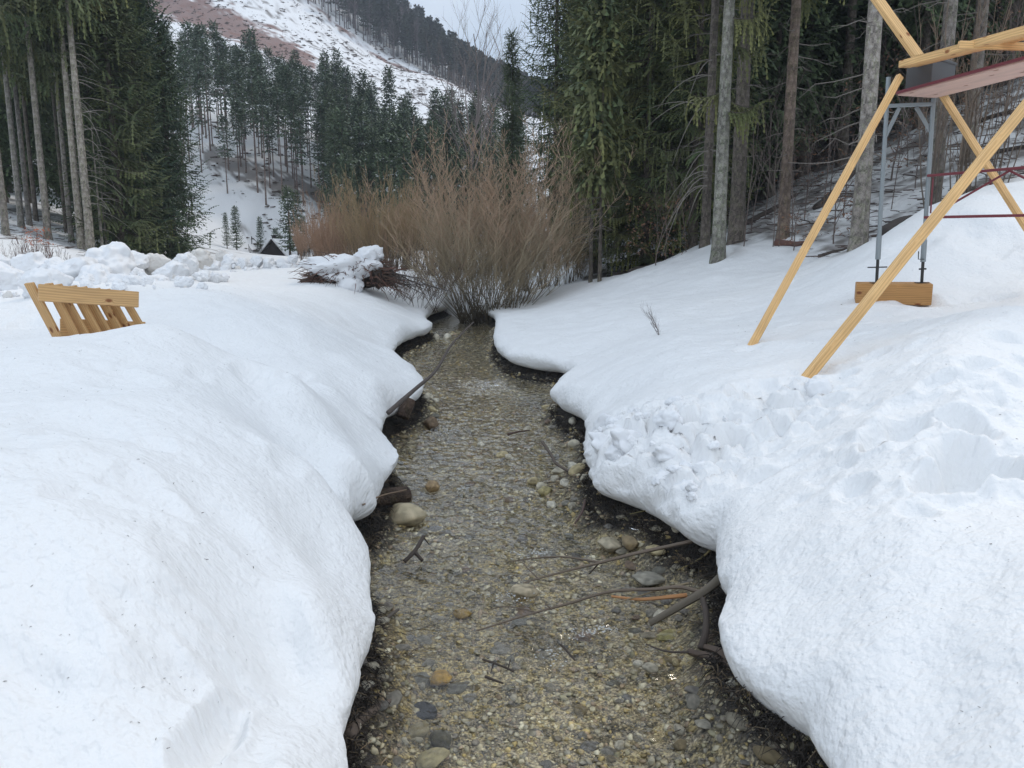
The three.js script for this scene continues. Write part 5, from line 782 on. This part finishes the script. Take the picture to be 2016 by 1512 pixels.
  stick('branch', 'dark flat stick lying in shallow water near mid stream', 'branch', [W(1000, 855, 0.02), W(1020, 850, 0.03), W(1042, 847, 0.01)], [0.014, 0.006], [0.08, 0.05, 0.04]);
  stick('branch', 'sunken stick by the left gravel under the front snow', 'branch', [W(738, 1232, 0.05), W(762, 1216, 0.05), W(784, 1200, 0.02)], [0.014, 0.008], [0.09, 0.075, 0.06]);
  const lg = (label, p, q, r, c) => { const t = thing('log_stub', label, 'log'), b = new MB(), P = []; for (let k = 0; k <= 8; k++) P.push(p.clone().lerp(q, k / 8)); b.tube(P, r, 16, c, true, 0.06); mesh('bark', b.geo(), M.bark, t); const d = q.clone().sub(p).normalize(), e = new THREE.CylinderGeometry(r * 0.9, r * 0.9, 0.012, 18); const m = mesh('cut_end', e, M.hut.clone(), t); m.material.color.setRGB(c[0] * 1.1, c[1] * 0.9, c[2] * 0.8); m.position.copy(q).addScaledVector(d, 0.004); m.quaternion.setFromUnitVectors(V3(0, 1, 0), d); };
  lg('wet brown log stub jutting from under the left snow beside the big tan boulder', W(700, 985, 0.17), W(800, 975, 0.10), 0.085, [0.085, 0.058, 0.042]); lg('upright dark log end under the left snow lip near the leaning branch', at(792, 822, 9.9), at(806, 787, 10.0), 0.09, [0.095, 0.065, 0.05]);
  // fallen timber on the right slope
  const fl = (label, a, b, r, c) => { const t = thing('fallen_log', label, 'log'); const m = new MB(), P = []; for (let k = 0; k <= 8; k++) { const q = a.clone().lerp(b, k / 8); q.y = Math.max(lerp(a.y, b.y, k / 8), ground(q.x, -q.z) + r * 0.5); P.push(q); } m.tube(P, P.map((_, k) => r * (1 - 0.5 * k / 8)), 7, c, true, 0.2); mesh('stem', m.geo(), M.twig, t); };
  fl('dark fallen log on the slope behind the paired trunks', stand(1455, 26), stand(1560, 28.5), 0.12, DK); fl('reddish rotten log at the foot of the brownish trunk', stand(1525, 20.8), stand(1582, 20.2), 0.11, [0.14, 0.07, 0.055]); fl('dark log lying behind the long brace', stand(1600, 24), stand(1690, 29), 0.12, DK); fl('black bark log at the snow crest left of the scaffold post', stand(1735, 15.3), stand(1790, 16.2), 0.11, [0.045, 0.035, 0.03]); fl('thin dark pole lying by the flared foot of the grey trunk', stand(1610, 18.5), stand(1672, 18.2), 0.05, DK); fl('fallen stem high on the slope at right edge', stand(1890, 26), stand(2030, 24), 0.1, DK); fl('second fallen stem at right edge below the red deck', stand(1900, 22), stand(2030, 20.5), 0.08, DK); fl('snowy log low behind the snow crest, left of the paired trunks', stand(1210, 29), stand(1330, 31), 0.13, [0.08, 0.065, 0.055]); fl('short grey log on snow right of the thin brown trunk', stand(1240, 27), stand(1300, 28), 0.09, [0.09, 0.075, 0.065]);
  { const t = thing('dead_bough', 'grey dead bough hanging like a fan left of the paired trunks', 'dead branch', stand(1392, 22.5).toArray()), b = new MB(), r = mulberry(15); for (let i = 0; i < 14; i++) { const y = 1.2 + 4.6 * r(), L = 0.7 + 2.0 * r(), w0 = r(), w1 = r(), w2 = r() - 0.3, pts = []; for (let k = 0; k <= 6; k++) { const s = k / 6; pts.push(V3(-0.1 - L * s * (0.6 + 0.4 * w0), y + 0.3 * w0 * L * s - (0.35 + 0.9 * w1) * L * s * s, 1.1 * w2 * L * s)); } b.tube(pts, [0.02, 0.018, 0.015, 0.012, 0.009, 0.006, 0.003], 5, [0.22, 0.195, 0.165], false); } mesh('branches', b.geo(), M.twig, t, 'stuff'); }
  { const t = thing('bark_scrap', 'torn grey bark scrap stuck to the front left snow edge', 'bark'), p = at(690, 1240, 3.95), q = at(712, 1298, 3.78); const c = V3(0.02, 0, 0.05); mesh('scrap', beam(p.add(c), q.add(c), 0.045, 0.012, V3(0.6, 0.3, 1)), (() => { const m = M.twig.clone(); m.vertexColors = false; m.color.setRGB(0.10, 0.09, 0.08); return m; })(), t); }
}
// litter: matted grass under the snow lips, twigs on the banks and slopes
{
  const r = mulberry(29), blade = new MB(); { for (let k = 0; k < 5; k++) { const a = k * 1.3, s = 0.6 + 0.4 * r(), w = 0.025; const x = Math.cos(a), z = Math.sin(a); const p = [V3(0, 0, 0), V3(x * 0.25 * s, 0.35 * s, z * 0.25 * s), V3(x * 0.7 * s, 0.25 * s, z * 0.7 * s), V3(x * 1.0 * s, -0.15 * s, z * 1.0 * s)]; blade.tube(p, [w, w * 0.8, w * 0.6, w * 0.2], 3, [1, 1, 1], false); } }
  const im = (name, label, cat, geo, mat, n, put) => { const o = new THREE.InstancedMesh(geo, mat, n), m4 = new THREE.Matrix4(), q = new THREE.Quaternion(), e = new THREE.Euler(), c = new THREE.Color(); for (let i = 0; i < n; i++) { const [p, s, ry, rx, col] = put(i); e.set(rx, ry, rx * 0.7); q.setFromEuler(e); m4.compose(p, q, V3(s, s, s)); o.setMatrixAt(i, m4); c.setRGB(...col); o.setColorAt(i, c); } o.name = name; o.castShadow = o.receiveShadow = true; tag(o, label, cat, null, 'stuff'); scene.add(o); };
  const white = std({ roughness: 0.8, vertexColors: true });
  im('grass', 'dark matted dead grass hanging under the snow edges', 'grass', blade.geo(), white, 2600, () => { const D = 2.3 + 20 * Math.pow(r(), 1.8), L = r() < 0.5, d = 0.02 - 0.4 * r() * r() * 0.9, x = L ? EL(D) + d : ER(D) - d; const y = bedY(x, D), k = 0.5 + 0.8 * r(); return [V3(x, y + 0.01, -D), 0.07 + 0.11 * r(), r() * 6.28, 0.5 * (r() - 0.5), r() < 0.12 ? [0.16 * k, 0.12 * k, 0.075 * k] : [0.035 * k, 0.028 * k, 0.023 * k]]; });
  const tw = new MB(); tw.tube([V3(-1, 0, 0), V3(-0.2, 0.06, 0.08), V3(0.4, 0.02, -0.03), V3(1, 0.05, 0.1)], [0.03, 0.035, 0.028, 0.012], 4, [1, 1, 1], false); tw.tube([V3(-0.2, 0.06, 0.08), V3(0.25, 0.12, 0.4)], [0.018, 0.006], 3, [1, 1, 1], false); const tg = tw.geo();
  const edge = [...BARS.slice(0, 8)];
  im('twig_litter', 'broken twigs and leaf bits lodged along the stream edges', 'twig litter', tg, white, 2300, i => { let x, D; if (i < 700) { const [cx, cz, a, b] = edge[i % 3 === 0 ? 0 : i % 8]; x = cx + (r() + r() - 1) * a; D = cz + (r() + r() - 1) * b; } else { D = 2.3 + 14 * Math.pow(r(), 1.6); const d = 0.3 * r() * r() - 0.1; x = r() < 0.5 ? EL(D) + d : ER(D) - d; } const k = 0.5 + r(); return [V3(x, Math.max(bedY(x, D), -0.01) + 0.012, -D), 0.022 + 0.085 * r() * r(), r() * 6.28, 0.35 * (r() - 0.5), r() < 0.2 ? [0.24 * k, 0.17 * k, 0.1 * k] : [0.06 * k, 0.043 * k, 0.033 * k]]; });
  im('slope_litter', 'fallen twigs strewn over the snow of the right slope', 'twig litter', tg, white, 3200, () => { let px, D; do { px = 1180 + 900 * r(); D = 17.5 + 26 * r(); } while (D < 17.5 + 5 * sstep(1640, 1500, px) || (px < 1440 && D < 30)); const p = stand(px, D); p.y += 0.03; const k = 0.6 + 0.8 * r(); return [p, (0.08 + 0.5 * Math.pow(r(), 3)), r() < 0.6 ? 0.5 * (r() - 0.5) + 0.6 : r() * 6.28, 0.25 * (r() - 0.5), [0.085 * k, 0.06 * k, 0.05 * k]]; });
  im('left_litter', 'fallen twigs on the snow among the left trunks', 'twig litter', tg, white, 420, () => { const px = -60 + 300 * r(), D = 30 + 24 * r(), p = stand(px, D), k = 0.6 + 0.8 * r(); p.y += 0.03; return [p, 0.15 + 0.5 * r() * r(), r() * 6.28, 0.2 * (r() - 0.5), [0.09 * k, 0.065 * k, 0.052 * k]]; });
}
scene.fog = new THREE.FogExp2(new THREE.Color().setRGB(0.80, 0.87, 1.0), 0.00055);
renderer.render(scene, camera);
